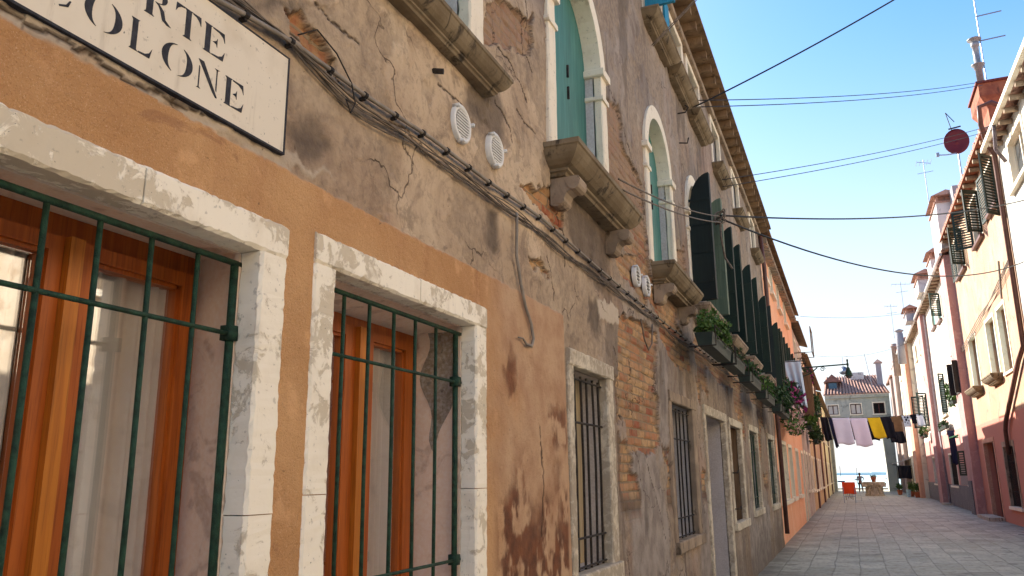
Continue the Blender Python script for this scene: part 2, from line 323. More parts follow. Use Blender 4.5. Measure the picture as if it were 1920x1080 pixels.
def paving():
    t = NT('trachyte_paving'); xy = t.n('ShaderNodeSeparateXYZ', i_0=t.pos)
    uv = t.n('ShaderNodeCombineXYZ', i_0=xy.outputs[1], i_1=xy.outputs[0], i_2=0.).outputs[0]
    wv = t.n('ShaderNodeVectorMath', operation='ADD', i_0=uv, i_1=t.scl(t.n('ShaderNodeTexNoise', i_Vector=t.pos, i_Scale=.7, i_Detail=3.).outputs['Color'], (.14, .10, 0))).outputs[0]
    br = t.n('ShaderNodeTexBrick', i_Vector=wv, i_Color1=(0, 0, 0, 1), i_Color2=(1, 1, 1, 1), i_Mortar=(.5, .5, .5, 1), i_Scale=1., i_Mortar_Size=.014,
             i_Mortar_Smooth=.2, i_Bias=0., i_Brick_Width=.78, i_Row_Height=.42, offset=.43, squash=.7, squash_frequency=3)
    tone = t.n('ShaderNodeSeparateColor', i_0=br.outputs['Color']).outputs[0]
    col = t.mix(tone, S(160, 157, 140), S(194, 190, 172)); col = t.mix(t.ramp(t.noise(.5, 5), .4, .65), col, t.mix(.5, col, S(162, 154, 134)))
    col = t.mix(t.ramp(t.noise(14, 5, t.scl(t.pos, (1, .35, 1))), .45, .7), col, t.mix(.45, col, S(122, 112, 104)))
    col = t.mix(t.math('MULTIPLY', t.ramp(t.noise(2.3, 6), .56, .66), .45), col, S(72, 66, 62))
    col = t.mix(t.math('MULTIPLY', br.outputs['Fac'], .42), col, S(76, 74, 66))
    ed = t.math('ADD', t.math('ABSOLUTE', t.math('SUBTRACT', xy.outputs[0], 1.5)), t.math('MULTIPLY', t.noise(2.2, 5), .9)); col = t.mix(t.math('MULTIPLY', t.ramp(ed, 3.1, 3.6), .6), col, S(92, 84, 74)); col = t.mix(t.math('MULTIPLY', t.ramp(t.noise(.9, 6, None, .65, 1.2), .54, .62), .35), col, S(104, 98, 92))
    b = t.bump(t.math('MULTIPLY', br.outputs['Fac'], -1.), .4, .012); b = t.bump(tone, .3, .01, b); b = t.bump(t.noise(22, 5), .4, .008, b)
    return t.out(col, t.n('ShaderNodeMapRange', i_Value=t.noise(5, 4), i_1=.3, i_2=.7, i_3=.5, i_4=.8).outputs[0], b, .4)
M['paving'] = paving()
t = NT('lagoon_water'); M['water'] = t.out(S(200, 228, 222), .4, t.bump(t.noise(.6, 6, t.scl(t.pos, (1, .4, 1))), .5, .3), .5)  # very pale, so the sun glare sits in the base colour
M['far'] = plain('hazy_shore', S(214, 226, 228), .9, .2, .02, 0)  # distance haze is put into this pale colour
# ------------------------------------------------------------------ numeric noise
def hsh(a, b, s):
    h = (a.astype(np.int64) * 374761393 + b.astype(np.int64) * 668265263 + s * 69069) & 0xffffffff
    h = ((h ^ (h >> 13)) * 1274126177) & 0xffffffff; return ((h ^ (h >> 16)) & 0xffff) / 65535.
def vn(x, y, s=0):
    xi = np.floor(x); yi = np.floor(y); fx = x - xi; fy = y - yi; fx = fx * fx * (3 - 2 * fx); fy = fy * fy * (3 - 2 * fy)
    return (hsh(xi, yi, s) * (1 - fx) + hsh(xi + 1, yi, s) * fx) * (1 - fy) + (hsh(xi, yi + 1, s) * (1 - fx) + hsh(xi + 1, yi + 1, s) * fx) * fy
def fbm(x, y, s=0, o=5):
    r = 0; a = .5; t = 0
    for i in range(o): r = r + a * vn(x * 2 ** i, y * 2 ** i, s + i); t += a; a *= .55
    return r / t
def ss(v, a, b): q = np.clip((v - a) / (b - a), 0, 1); return q * q * (3 - 2 * q)
def poly_sd(Y, Z, poly):      # positive inside
    d = np.full(Y.shape, 1e9); ins = np.zeros(Y.shape, bool); n = len(poly)
    for i in range(n):
        a = np.array(poly[i], float); b = np.array(poly[(i + 1) % n], float); e = b - a; py = Y - a[0]; pz = Z - a[1]
        h = np.clip((py * e[0] + pz * e[1]) / max(e.dot(e), 1e-9), 0, 1); d = np.minimum(d, (py - h * e[0]) ** 2 + (pz - h * e[1]) ** 2)
        c = ((a[1] > Z) != (b[1] > Z)); den = (b[1] - a[1]) if b[1] != a[1] else 1e-9
        ins ^= c & (Y < (b[0] - a[0]) * (Z - a[1]) / den + a[0])
    d = np.sqrt(d); return np.where(ins, d, -d)
def line_d(Y, Z, pl):
    d = np.full(Y.shape, 1e9)
    for a, b in zip(pl[:-1], pl[1:]):
        e = (b[0] - a[0], b[1] - a[1]); py = Y - a[0]; pz = Z - a[1]; h = np.clip((py * e[0] + pz * e[1]) / (e[0] ** 2 + e[1] ** 2 + 1e-9), 0, 1)
        d = np.minimum(d, np.hypot(py - h * e[0], pz - h * e[1]))
    return d
# ------------------------------------------------------------------ setting
def flat(name, x0, x1, y0, y1, z, m, kind='structure'):
    o = MB().add([(x0, y0, z), (x1, y0, z), (x1, y1, z), (x0, y1, z)], [(0, 1, 2, 3)]).build(name, m); o['kind'] = kind; return o
g = MB().box(-60, 60, -30, 96, -2.5, 0).build('ground', M['paving']); g['kind'] = 'structure'
flat('water', -3000, 3000, 96.02, 4500, -.75, M['water'])
k = MB(); random.seed(3)
px = -1400.
while px < 1500:
    wd = random.uniform(25, 90); hh = random.uniform(2, 5.5); k.box(px, px + wd, 1500, 1560, -1.5, hh)
    if False: k.box(px + 4, px + 9, 1505, 1512, hh, hh + random.uniform(5, 14))
    px += wd
isl = k.build('hills', M['far']); isl['kind'] = 'structure'
# ------------------------------------------------------------------ wall builder
def wall(H, s, X, y0, y1, z0, z1, holes, m, depth=.3, name='wall'):
    ys = sorted({y0, y1, *[c for h in holes for c in h[:2]]}); zs = sorted({z0, z1, *[c for h in holes for c in h[2:4]]}); b = MB()
    for a, c in zip(ys[:-1], ys[1:]):
        for d, e in zip(zs[:-1], zs[1:]):
            my, mz = (a + c) / 2, (d + e) / 2
            if any(h[0] < my < h[1] and h[2] < mz < h[3] for h in holes): continue
            b.add([(X, a, d), (X, c, d), (X, c, e), (X, a, e)], [(0, 1, 2, 3)])
    X2 = X - s * depth
    for h in holes:
        a, c, d, e = h[:4]
        for p in (((a, d), (a, e)), ((c, d), (c, e)), ((a, e), (c, e)), ((a, d), (c, d))):
            (u, v), (u2, v2) = p; b.add([(X, u, v), (X, u2, v2), (X2, u2, v2), (X2, u, v)], [(0, 1, 2, 3)])
    # body of the house behind the face
    Xb = X - s * (depth + .25); Xe = X - s * 9
    b.box(Xb, Xe, y0 + .01, y1 - .01, z0, z1 - .02)
    for yy in (y0, y1): b.add([(X, yy, z0), (X, yy, z1), (Xb, yy, z1), (Xb, yy, z0)], [(0, 1, 2, 3)])
    b.add([(X, y0, z1), (X, y1, z1), (Xb, y1, z1), (Xb, y0, z1)], [(0, 1, 2, 3)])
    return b.build(name, m, H)
def roof(H, s, X, y0, y1, z, over=.3, run=4.5, slope=.3, th=.07, m=None, tiles=True):
    b = MB(); xe = X + s * over; xr = X - s * run; zr = z + slope * (run + over)
    b.hexa([(xe, y0, z), (xe, y1, z), (xr, y1, zr), (xr, y0, zr)], [(xe, y0, z + th), (xe, y1, z + th), (xr, y1, zr + th), (xr, y0, zr + th)])
    xq = X - s * 9; b.hexa([(xr, y0, zr), (xr, y1, zr), (xq, y1, z), (xq, y0, z)], [(xr, y0, zr + th), (xr, y1, zr + th), (xq, y1, z + th), (xq, y0, z + th)])
    if tiles:
        y = y0 + .1
        while y < y1 - .05:
            dr = random.uniform(-.02, .02); pts = [(xe - s * (.01 + dr), y, z + th + .0), (xr, y, zr + th + .02)]; b.tube(pts, .085, 6); y += .2
    return b.build('roof', m or M['tile'], H)
def rect_trim(b, s, X, y0, y1, z0, z1, w, proj, ins=.12, bottom=False):
    xa, xb = X + s * proj, X - s * ins
    zl = z0 + .008 if bottom else z0; b.box(xa, xb, y0 - w, y0 + .008, zl, z1 - .008); b.box(xa, xb, y1 - .008, y1 + w, zl, z1 - .008)
    b.box(xa, xb, y0 - w, y1 + w, z1 - .008, z1 + w)
    if bottom: b.box(xa, xb, y0 - w, y1 + w, z0 - w, z0 + .008)
def win(H, s, X, y0, y1, z0, z1, tw=.1, tm=None, proj=.02, depth=.25, pane='pane', bars=0, sill=.1, sillm=None, mull=True, muntm=None, name='window', grm='iron', label=None):
    f = MB(); rect_trim(f, s, X, y0, y1, z0, z1, tw, proj); W = f.build(name, tm or M['white2'], H, label=label)
    xd = X - s * depth
    MB().box(xd, xd - s * .03, y0, y1, z0, z1).build('pane' if pane in ('pane', 'glass') else 'shutter', M[pane], W)
    if mull and pane in ('pane',):
        g = MB(); mw = .05; g.box(xd + s * .04, xd - s * .0, y0, y0 + mw, z0, z1).box(xd + s * .04, xd, y1 - mw, y1, z0, z1).box(xd + s * .04, xd, y0 + mw, y1 - mw, z1 - mw, z1)
        g.box(xd + s * .04, xd, y0 + mw, y1 - mw, z0, z0 + mw).box(xd + s * .045, xd, (y0 + y1) / 2 - .035, (y0 + y1) / 2 + .035, z0 + mw, z1 - mw)
        g.build('sash', muntm or M['white2'], W)
    if sill: MB().box(X + s * sill, X - s * (depth - .02), y0 - tw - .05, y1 + tw + .05, z0 - .09, z0 + .004).build('sill', sillm or M['white2'], W)
    if bars:
        g = MB(); xg = X - s * .07; n = max(2, round((y1 - y0) / .13))
        for i in range(n + 1):
            y = y0 + .02 + (y1 - y0 - .04) * i / n; g.tube([(xg, y, z0 + .02), (xg, y, z1 - .02)], .009, 5)
        for q in range(bars): z = z0 + (z1 - z0) * (q + .5) / bars; g.tube([(xg, y0, z), (xg, y1, z)], .008, 5)
        g.build('grille', M[grm], W)
    return W
def stacksill(b, X, s, ya, yb, ztop, prof):
    D = max(p[0] for p in prof); vs = []; fs = []
    for (d, dz) in prof:
        i = D - d; vs += [(X - s * .02, ya + i, ztop + dz), (X + s * d, ya + i, ztop + dz), (X + s * d, yb - i, ztop + dz), (X - s * .02, yb - i, ztop + dz)]
    for i in range(len(prof) - 1):
        for k in range(4): fs.append((i * 4 + k, i * 4 + (k + 1) % 4, (i + 1) * 4 + (k + 1) % 4, (i + 1) * 4 + k))
    fs += [(3, 2, 1, 0), tuple(range(len(prof) * 4 - 4, len(prof) * 4))]; b.add(vs, fs)
PROF = [(.215, 0), (.233, -.008), (.233, -.04), (.222, -.048), (.216, -.062), (.204, -.085), (.18, -.115), (.15, -.14), (.118, -.152), (.118, -.17), (.10, -.178), (.09, -.195), (.06, -.2)]
# ================================================================== LEFT: the old house
XL = -1.62
L1 = thing('old_house', (XL, 8, 0), 'nearest house on the left with peeling tan plaster, bare brick patches and ochre lower strip', 'house')
OPEN = [(.93, 1.885, .9, 2.31), (2.28, 3.43, .95, 2.335), (4.93, 5.72, 1.03, 2.32), (8.05, 9.2, 1.0, 2.34), (10.08, 11.72, 0, 2.35), (12.28, 13.45, .95, 2.34), (14.7, 15.95, 1.03, 2.38), (18.05, 19.4, 1.0, 2.37),
        (2.1, 3.36, 3.70, 5.5)]
ARCH = [(4.70, 5.84), (7.55, 8.60), (9.75, 10.85), (12.2, 13.3), (14.68, 15.75), (17.5, 18.6)]
ZB, ZSP = 3.68, 4.84
UPW = [(5.9, 6.9), (7.8, 8.75), (9.12, 10.02), (10.45, 11.35), (12.55, 13.4), (15.05, 16.0), (18.0, 18.9)]
for a, b in UPW: OPEN.append((a, b, 6.52, 7.33))
def main_wall():
    ys = list(np.arange(-4, .8, .12)) + list(np.arange(.8, 5, .008)); y = 5.
    while y < 20.3: ys.append(y); y += min(.06, .010 * (y / 5) ** 2)
    ys.append(20.3); zs = list(np.arange(0, .8, .05)) + list(np.arange(.8, 2.55, .012)) + list(np.arange(2.55, 4.6, .008)) + list(np.arange(4.6, 7.5, .02)) + [7.5]
    ys = np.array(ys); zs = np.array(zs)
    for o in OPEN:      # snap grid lines on opening edges
        for c in o[:2]: ys[np.abs(ys - c).argmin()] = c
        for c in o[2:]: zs[np.abs(zs - c).argmin()] = c
    Y, Z = np.meshgrid(ys, zs, indexing='ij'); wy = Y + .07 * (fbm(Y * 9, Z * 9, 11) - .5) * 2; wz = Z + .07 * (fbm(Y * 9, Z * 9, 23) - .5) * 2
    F = {k: np.zeros(Y.shape) for k in ('brick', 'wash', 'damp', 'cem', 'pale', 'rust', 'crack', 'peel')}
    def area(k, poly, soft=.02, amt=1.):
        a = np.array(poly); m = (Y > a[:, 0].min() - .4) & (Y < a[:, 0].max() + .4) & (Z > a[:, 1].min() - .4) & (Z < a[:, 1].max() + .4)
        d = np.full(Y.shape, -9.); d[m] = poly_sd(wy[m], wz[m], poly); F[k] = np.maximum(F[k], amt * ss(d, -soft, soft))
    B = [([(1.96, 3.15), (2.02, 3.22), (2.09, 3.19), (2.23, 3.18), (2.22, 3.11), (2.15, 3.06), (2.07, 3.08), (1.98, 3.1)], 0), ([(4.06, 3.27), (4.37, 3.35), (4.68, 3.54), (4.88, 3.35), (4.81, 3.18), (4.46, 3.22)], 0),
         ([(4.17, 2.87), (4.42, 2.9), (4.53, 2.84), (4.26, 2.81)], 0), ([(6.02, 4.7), (6.5, 4.85), (6.6, 4.5), (7.3, 4.4), (7.4, 3.68), (6.62, 3.54), (6.2, 3.5), (6.05, 4.0)], .9),
         ([(6.17, 3.42), (7.36, 3.68), (7.97, 3.21), (7.27, 3.24), (6.3, 3.23)], .3), ([(6.17, 2.89), (6.9, 2.97), (7.66, 2.97), (7.35, 2.35), (7.32, 1.82), (6.32, 1.79), (6.18, 2.16), (6.1, 2.45)], .1),
         ([(7.72, 3.22), (8.44, 3.3), (9.25, 3.13), (9.37, 2.77), (8.29, 2.76), (7.76, 2.91)], .15), ([(9.59, 3.12), (12.28, 3.18), (14.43, 2.98), (11.6, 2.88)], .4), ([(3.6, 4.16), (3.77, 4.29), (4.33, 4.5), (4.3, 4.21), (3.73, 4.0), (3.6, 3.95)], .9),
         ([(8.85, 4.1), (9.4, 4.3), (9.5, 3.4), (9.0, 3.45)], .8), ([(15.2, 3.2), (17.2, 3.25), (17, 2.9), (15.4, 2.95)], .5)]
    for p, wsh in B:
        area('brick', p, .008)
        a = np.array(p); m = (Y > a[:, 0].min() - .2) & (Y < a[:, 0].max() + .2) & (Z > a[:, 1].min() - .2) & (Z < a[:, 1].max() + .2); F['wash'][m] = wsh
    gate = ss(fbm(wy * 1.1, wz * 1.4, 77), .53, .56) * ss(Y, 5.9, 6.2) * ss(Z, 1.2, 1.6) * (1 - ss(Z, 3.3, 3.6)); F['brick'] = np.maximum(F['brick'], gate)
    for p in ([(4.91, 3.48), (5.79, 3.56), (6.0, 3.38), (5.79, 2.94), (5.39, 3.02), (4.92, 3.21)], [(3.32, 3.51), (3.61, 3.7), (3.87, 3.62), (3.79, 3.41), (3.54, 3.39), (3.32, 3.38)], [(3.63, 3.01), (3.78, 3.01), (3.75, 2.79), (3.61, 2.8)],
              [(2.01, 2.75), (2.16, 2.83), (2.25, 2.78), (2.14, 2.7), (2.02, 2.67)], [(1.68, 3.05), (2.1, 3.29), (1.97, 3.16), (1.85, 3.08)], [(5.37, 2.86), (5.71, 2.88), (5.6, 2.58), (5.35, 2.66)], [(8.0, 3.6), (9.0, 3.6), (8.9, 3.35), (8.1, 3.38)]):
        area('damp', p, .05, .9)
    F['damp'] = np.maximum(F['damp'], .6 * ss(fbm(Y * 2.2, Z * .8, 5), .60, .72) * ss(Y, 3.5, 6))
    F['damp'] = np.maximum(F['damp'], .5 * (1 - ss(Z + .5 * fbm(Y * 2, Z * 2, 8), .5, 1.0)))
    for p in ([(6.24, 1.79), (7.29, 1.86), (7.76, 1.1), (7.6, 0.3), (6.32, .3)], [(7.74, 2.8), (8.0, 2.74), (7.82, 1.78), (7.4, 1.72)], [(9.3, 1.6), (9.98, 1.5), (9.98, 0), (9.2, 0)], [(13.8, .9), (14.5, 1.5), (17.5, 1.0), (17, 0), (13.8, 0)]): area('cem', p, .05)
    area('pale', [(5.54, 2.87), (6.18, 2.95), (6.19, 2.81), (5.63, 2.77)], .01)
    area('pale', [(1.0, 2.605), (1.97, 2.605), (2.05, 2.63), (2.3, 2.66), (2.0, 2.67), (1.9, 2.65), (1.0, 2.65)], .01, .7)
    nz = .012 * (fbm(Y * 14, Z * 14, 3) - .5) + .006 * (fbm(Y * 60, Z * 60, 13) - .5); och = (1 - ss(Z + nz * 1.6, 2.603 + .022 * ss(Y, 2, 4.6), 2.611 + .022 * ss(Y, 2, 4.6))) * (1 - ss(Y + nz + .03 * (2.6 - Z) * -1, 4.765, 4.775))
    for p in ([(3.81, 2.26), (3.95, 2.26), (4.0, 2.05), (3.87, 2.03), (3.8, 2.14)], [(4.39, 1.99), (4.78, 2.05), (4.8, 1.79), (4.47, 1.81)]): area('rust', p, .05, .8)
    st = fbm(Y * 5, Z * 5, 41); lo = ss(Y, 3.62, 3.8) * (1 - ss(Y, 4.74, 4.78)) * (1 - ss(Z + .9 * st, 1.75, 2.25)); F['rust'] = np.maximum(F['rust'], .9 * lo)
    F['rust'] *= och; F['rust'] *= ss(fbm(Y * 11, Z * 7, 91), .36, .5)
    pink = ss(Y + .8 * (fbm(Y * 2, Z * 2, 6) - .5), 3.4, 3.95)
    for pl in ([(2.1, 3.29), (2.21, 3.27), (2.3, 3.28), (2.39, 3.28)], [(2.62, 3.04), (2.75, 3.07), (2.94, 3.03)], [(4.19, 4.55), (4.21, 4.18), (4.31, 4.11)], [(3.72, 3.65), (3.91, 3.56), (3.95, 3.49)], [(3.76, 3.99), (3.96, 3.99), (4.21, 3.86)],
               [(4.03, 3.73), (4.16, 3.7), (4.34, 3.7)], [(6.02, 4.9), (6.5, 4.8), (6.9, 4.5), (7.3, 4.3), (7.42, 3.95)], [(4.77, 3.37), (4.84, 3.19), (4.85, 2.97)], [(6.94, 1.72), (7.23, 1.45), (7.54, 1.06)],
               [(1.01, 2.63), (1.09, 2.62), (1.21, 2.627), (1.36, 2.62), (1.62, 2.64)], [(1.98, 3.1), (2.14, 3.09), (2.31, 3.05)], [(3.03, 3.41), (3.26, 3.43), (3.41, 3.39)], [(4.5, 2.95), (4.6, 2.8), (4.62, 2.7)], [(6.0, 2.6), (6.2, 2.3), (6.15, 2.0)], [(4.3, 1.9), (4.35, 1.6), (4.3, 1.3)], [(9.6, 2.3), (9.7, 1.7), (9.65, 1.1)]):
        a = np.array(pl); m = (Y > a[:, 0].min() - .2) & (Y < a[:, 0].max() + .2) & (Z > a[:, 1].min() - .2) & (Z < a[:, 1].max() + .2)
        wv = .05 * (fbm(Y * 20, Z * 20, 55) - .5); d = line_d(Y[m] + wv[m], Z[m] + wv[m] * .8, pl); F['crack'][m] = np.maximum(F['crack'][m], .9 * (1 - ss(d, .002, .008)))
    F['crack'] = np.maximum(F['crack'], .55 * (ss(F['brick'], .05, .4) - ss(F['brick'], .5, .95)))
    grey = ss(Y + 1.6 * (Z - 3.6) * (Z > 3.6) + 1.5 * (fbm(Y, Z, 9) - .5), 4.6, 6.6)
    # relief
    row = np.floor(Z / .072); u = Y / .25 + .5 * (row % 2); fu = np.abs(u - np.round(u)) * .25; fv = np.abs(Z / .072 - np.round(Z / .072)) * .072
    bid = hsh(np.floor(u), row, 4); relief = (bid - .5) * .012 + np.where((fu < .007) | (fv < .007), -.008, 0) + .016 * (fbm(Y * 18, Z * 22, 2) - .5)
    plas = .022 * (fbm(Y * 1.3, Z * 1.3, 31) - .5) + .010 * (fbm(Y * 7, Z * 7, 32) - .5)
    plas = plas * (1 - och) + och * (.006 + .003 * (fbm(Y * 3, Z * 3, 33) - .5))
    dx = plas * (1 - F['brick']) + F['brick'] * (-.030 + relief) - .003 * F['crack'] * (1 - F['brick']) + .006 * F['pale'] * (1 - F['brick']) - .004 * F['damp']
    nY, nZ = Y.shape
    pw = fbm(wy * 1.7, wz * 1.7, 120, 6); F['peel'] = np.maximum(.9 * ss(pw, .535, .55), .6 * ss(fbm(wy * 3.4, wz * 3.0, 140), .60, .615)) * (1 - och) * (1 - F['brick'])
    dx = dx - .007 * F['peel'] + .004 * F['peel'] * (fbm(Y * 30, Z * 30, 66) - .5); V = np.stack([XL + dx, Y, Z], -1).reshape(-1, 3) - np.array(org(L1))
    idx = np.arange(nY * nZ).reshape(nY, nZ); cy = (ys[:-1] + ys[1:]) / 2; cz = (zs[:-1] + zs[1:]) / 2; CY, CZ = np.meshgrid(cy, cz, indexing='ij'); keep = np.ones(CY.shape, bool)
    for a, b, c, d in OPEN: keep &= ~((CY > a) & (CY < b) & (CZ > c) & (CZ < d))
    for a, b in ARCH:
        m = (a + b) / 2; r = (b - a) / 2 + .02; keep &= ~((CY > a) & (CY < b) & (CZ > ZB) & (CZ < ZSP)); keep &= ~((CZ >= ZSP) & (np.hypot(CY - m, CZ - ZSP) < r))
    q = np.stack([idx[:-1, :-1], idx[1:, :-1], idx[1:, 1:], idx[:-1, 1:]], -1)[keep]
    me = bpy.data.meshes.new('wall'); me.vertices.add(len(V)); me.vertices.foreach_set('co', V.ravel()); me.loops.add(q.size); me.loops.foreach_set('vertex_index', q.ravel())
    me.polygons.add(len(q)); me.polygons.foreach_set('loop_start', np.arange(0, q.size, 4)); me.polygons.foreach_set('loop_total', np.full(len(q), 4)); me.polygons.foreach_set('use_smooth', np.ones(len(q), bool))
    me.update(calc_edges=True); me.validate()
    F['ochre'] = och; F['pink'] = pink; F['grey'] = grey
    for k_, v in F.items():
        at = me.attributes.new(k_, 'FLOAT', 'POINT'); at.data.foreach_set('value', v.ravel().astype(np.float32))
    me.materials.append(M['oldwall']); o = bpy.data.objects.new('wall', me); COL.objects.link(o); o.parent = L1
main_wall()
MB().box(XL - .5, XL - 9, -4, 20.3, 0, 7.48).box(XL - .02, XL - .5, 20.27, 20.3, 0, 7.48).box(XL - .02, XL - .5, -4, -3.97, 0, 7.48).box(XL - .03, XL - .49, -4, 20.3, 7.42, 7.48).build('back_wall', M['greyrev'], L1)
roof(L1, 1, XL, -4, 20.3, 7.63, over=.30, run=4, slope=.3, tiles=False, m=M['eave'])
b = MB()
y = -3.9
while y < 20.2: b.box(XL - .05, XL + .24, y, y + .1, 7.51, 7.62); y += .42
b.split('rafter', M['eave'], L1)
b = MB(); b.rbar((XL - .03, -4, 7.40), (XL + .07, 20.3, 7.50), 1, .004, .3); b.build('string_course', M['corbel'], L1)
b = MB(); b.box(XL - .02, XL + .31, -4, 20.3, 7.622, 7.633); b.build('eave_boards', M['eave'], L1)

def reveal(W, a, b, c, d, m, dep, splay=.0, name='reveal', bottom=True):
    r = MB(); x0, x1 = XL - .062, XL - dep
    pa = lambda y, z, yy, zz: r.add([(x0, y[0], z[0]), (x0, y[1], z[1]), (x1, yy[1], zz[1]), (x1, yy[0], zz[0])], [(0, 1, 2, 3)])
    pa((a, a), (c, d), (a - splay, a - splay), (c, d + splay)); pa((b, b), (c, d), (b + splay, b + splay), (c, d + splay)); pa((a, b), (d, d), (a - splay, b + splay), (d + splay, d + splay))
    if bottom: pa((a, b), (c, c), (a - splay, b + splay), (c, c))
    return r.build(name, m, W)
def wframe(y0, y1, z0, z1, wy, wz, W):
    pass
def casement(Y0, Y1, Z0, Z1, fw, bt, label, barsY, rails, post, glassL, glassR, zg, fy0, fy1, fz1):
    """near ground-floor window: white stone frame, green grille, orange wooden casement with curtains"""
    f = MB(); xo, xi = XL + .016, XL - .07
    for (za, zb2) in ((Z0, Z0 + .62), (Z0 + .623, Z1 - .002)): f.rbar((xi, Y0 - fw, za), (xo + random.uniform(-.002, .002), Y0, zb2), 2, .0022, .018); f.rbar((xi, Y1, za), (xo + random.uniform(-.002, .002), Y1 + fw * .98, zb2), 2, .0022, .018)
    yj = Y0 + (Y1 - Y0) * .52
    f.rbar((xi, Y0 - fw, Z1), (xo, yj - .002, Z1 + fw * .86), 1, .0022, .018); f.rbar((xi, yj + .001, Z1), (xo + .002, Y1 + fw * .98, Z1 + fw * .86), 1, .0022, .018); f.rbar((xi, Y0 - fw - .03, Z0 - .14), (xo + .08, Y1 + fw + .03, Z0), 1, .003, .04)
    W = f.build('window', M['white'], L1, label=label)
    r = MB(); xm = XL - .085
    # first stone reveal then wider plaster recess
    r.box(XL - .066, xm, Y1 - .004, Y1 + .03, Z0, Z1 - .004).box(XL - .066, xm, Y0 - .03, Y0 + .004, Z0, Z1 - .004).box(XL - .066, xm, Y0 - .03, Y1 + .03, Z1 - .004, Z1 + .03)
    x1 = XL - .31
    r.add([(xm, Y1 + .025, Z0), (xm, Y1 + .025, Z1 + .02), (x1, fy1 - .004, fz1 + .03), (x1, fy1 - .004, Z0)], [(0, 1, 2, 3)])
    r.add([(xm, Y0 - .025, Z0), (xm, Y0 - .025, Z1 + .02), (x1, fy0 + .004, fz1 + .03), (x1, fy0 + .004, Z0)], [(0, 1, 2, 3)])
    r.add([(xm, Y0 - .025, Z1 + .02), (xm, Y1 + .025, Z1 + .02), (x1, fy1, fz1 + .03), (x1, fy0, fz1 + .03)], [(0, 1, 2, 3)])
    r.box(XL, x1, Y0 - .05, Y1 + .09, Z0 - .02, Z0 + .002); r.build('reveal', M['reveal'], W)
    g = MB(); xg = XL - .075
    for y in barsY: jj = [random.uniform(-.003, .003) for _ in range(3)]; g.tube([(xg, y, Z0), (xg + jj[0], y + jj[1], (Z0 + Z1) / 2), (xg, y, Z1 - .035)], .0078 if y < max(barsY) else .013, 8)
    for i, z in enumerate(rails): g.tube([(xg + .004, Y0, z), (xg + .004, Y1 + .01, z)], .007 if i else .0095, 8)
    for z in rails[1:]: g.box(xg - .02, xg + .02, max(barsY) - .02, max(barsY) + .02, z - .02, z + .025)
    g.build('grille', M['green'], W, True)
    xw = XL - .31; c = MB()
    def bar(a, b_, c_, d, t=.0, m=c): m.box(xw - .04, xw + t, a, b_, c_, d)
    bar(fy0, fy0 + .06, Z0, fz1 - .05); bar(fy1 - .055, fy1, Z0, fz1 - .05); bar(fy0, fy1, fz1 - .05, fz1 + .035)
    # sashes
    for (a, b_) in (glassL, glassR):
        lo_ = post + .023 if a > post else fy0 + .045; hi_ = post - .023 if a < post else fy1 - .045
        bar(lo_, a - .012, Z0, zg + .012, .022); bar(b_ + .012, hi_, Z0, zg + .012, .022); bar(lo_, hi_, zg + .012, zg + .055, .022)
        bar(a - .012, a, Z0, zg, .010); bar(b_, b_ + .012, Z0, zg, .010); bar(a, b_, zg, zg + .012, .010)
    c.build('sash', M['orangewood'], W)
    d = MB(); d.box(xw - .02, xw + .045, post - .022, post + .022, Z0, zg + .055); d.build('centre_post', M['yellowwood'], W)
    gl = MB(); cu = MB()
    for (a, b_) in (glassL, glassR):
        gl.box(xw - .012, xw - .006, a - .005, b_ + .005, Z0, zg + .005)
        n = 90; vs = []; fs = []
        for i in range(n + 1):
            yy = a - .05 + (b_ - a + .1) * i / n; f1 = i / n
            for z in (Z0, (Z0 + zg) / 2, zg + .03):
                ph = 46 * f1 + 3 * math.sin(f1 * 7); vs.append((xw - .045 + .014 * math.sin(ph) + .012 * math.sin(ph * .37 + 1), yy, z))
        for i in range(n):
            for k_ in range(2): fs.append((i * 3 + k_, i * 3 + 3 + k_, i * 3 + 4 + k_, i * 3 + 1 + k_))
        cu.add(vs, fs)
    gl.split('glass', M['glass'], W); cu.split('curtain', M['curtain'], W, True)
    bk = MB(); bk.box(xw - .18, xw - .186, Y0 - .1, Y1 + .12, Z0 - .1, Z1 + .1); bk.build('dark_backing', M['dark'], W)  # dark board behind the curtain, in place of an unlit inside
    if Y0 > 2:
        pm = MB(); rows = 16; vs = []; fs = []
        for i in range(rows + 1):
            v = i / rows; z = 1.72 + (Z1 - .02 - 1.72) * v; a_ = .25 + .2 * math.sin(v * 9) * (1 - v) - .15 * v + .25 * (1 - v) ** 6; c_ = .80 + .12 * math.sin(v * 11 + 1) - .4 * (1 - v) ** 5
            for u in (a_, c_): vs.append((xm + (x1 - xm) * u, Y1 + .0225 + (fy1 - .004 - Y1 - .025) * u, z))
        for i in range(rows): fs.append((i * 2, i * 2 + 1, i * 2 + 3, i * 2 + 2))
        pm.add(vs, fs); pm.build('bare_patch', stucco('bare_cement_patch', S(150, 136, 116), S(128, 114, 98), S(104, 92, 80), 6, .2, .6), W)
    return W
casement(.93, 1.885, .9, 2.305, .125, 0, 'large green-barred window with orange wooden casement at the far left', [1.07, 1.235, 1.385, 1.55, 1.72, 1.872], [2.268, 2.048, 1.25], 1.48, (1.05, 1.40), (1.575, 1.87), 2.21, .97, 1.975, 2.30)
casement(2.28, 3.43, .95, 2.335, .125, 0, 'second green-barred window with orange wooden casement', [2.46, 2.635, 2.82, 3.0, 3.19, 3.39], [2.295, 2.06, 1.26], 2.89, (2.45, 2.78), (3.02, 3.28), 2.20, 2.34, 3.44, 2.27)
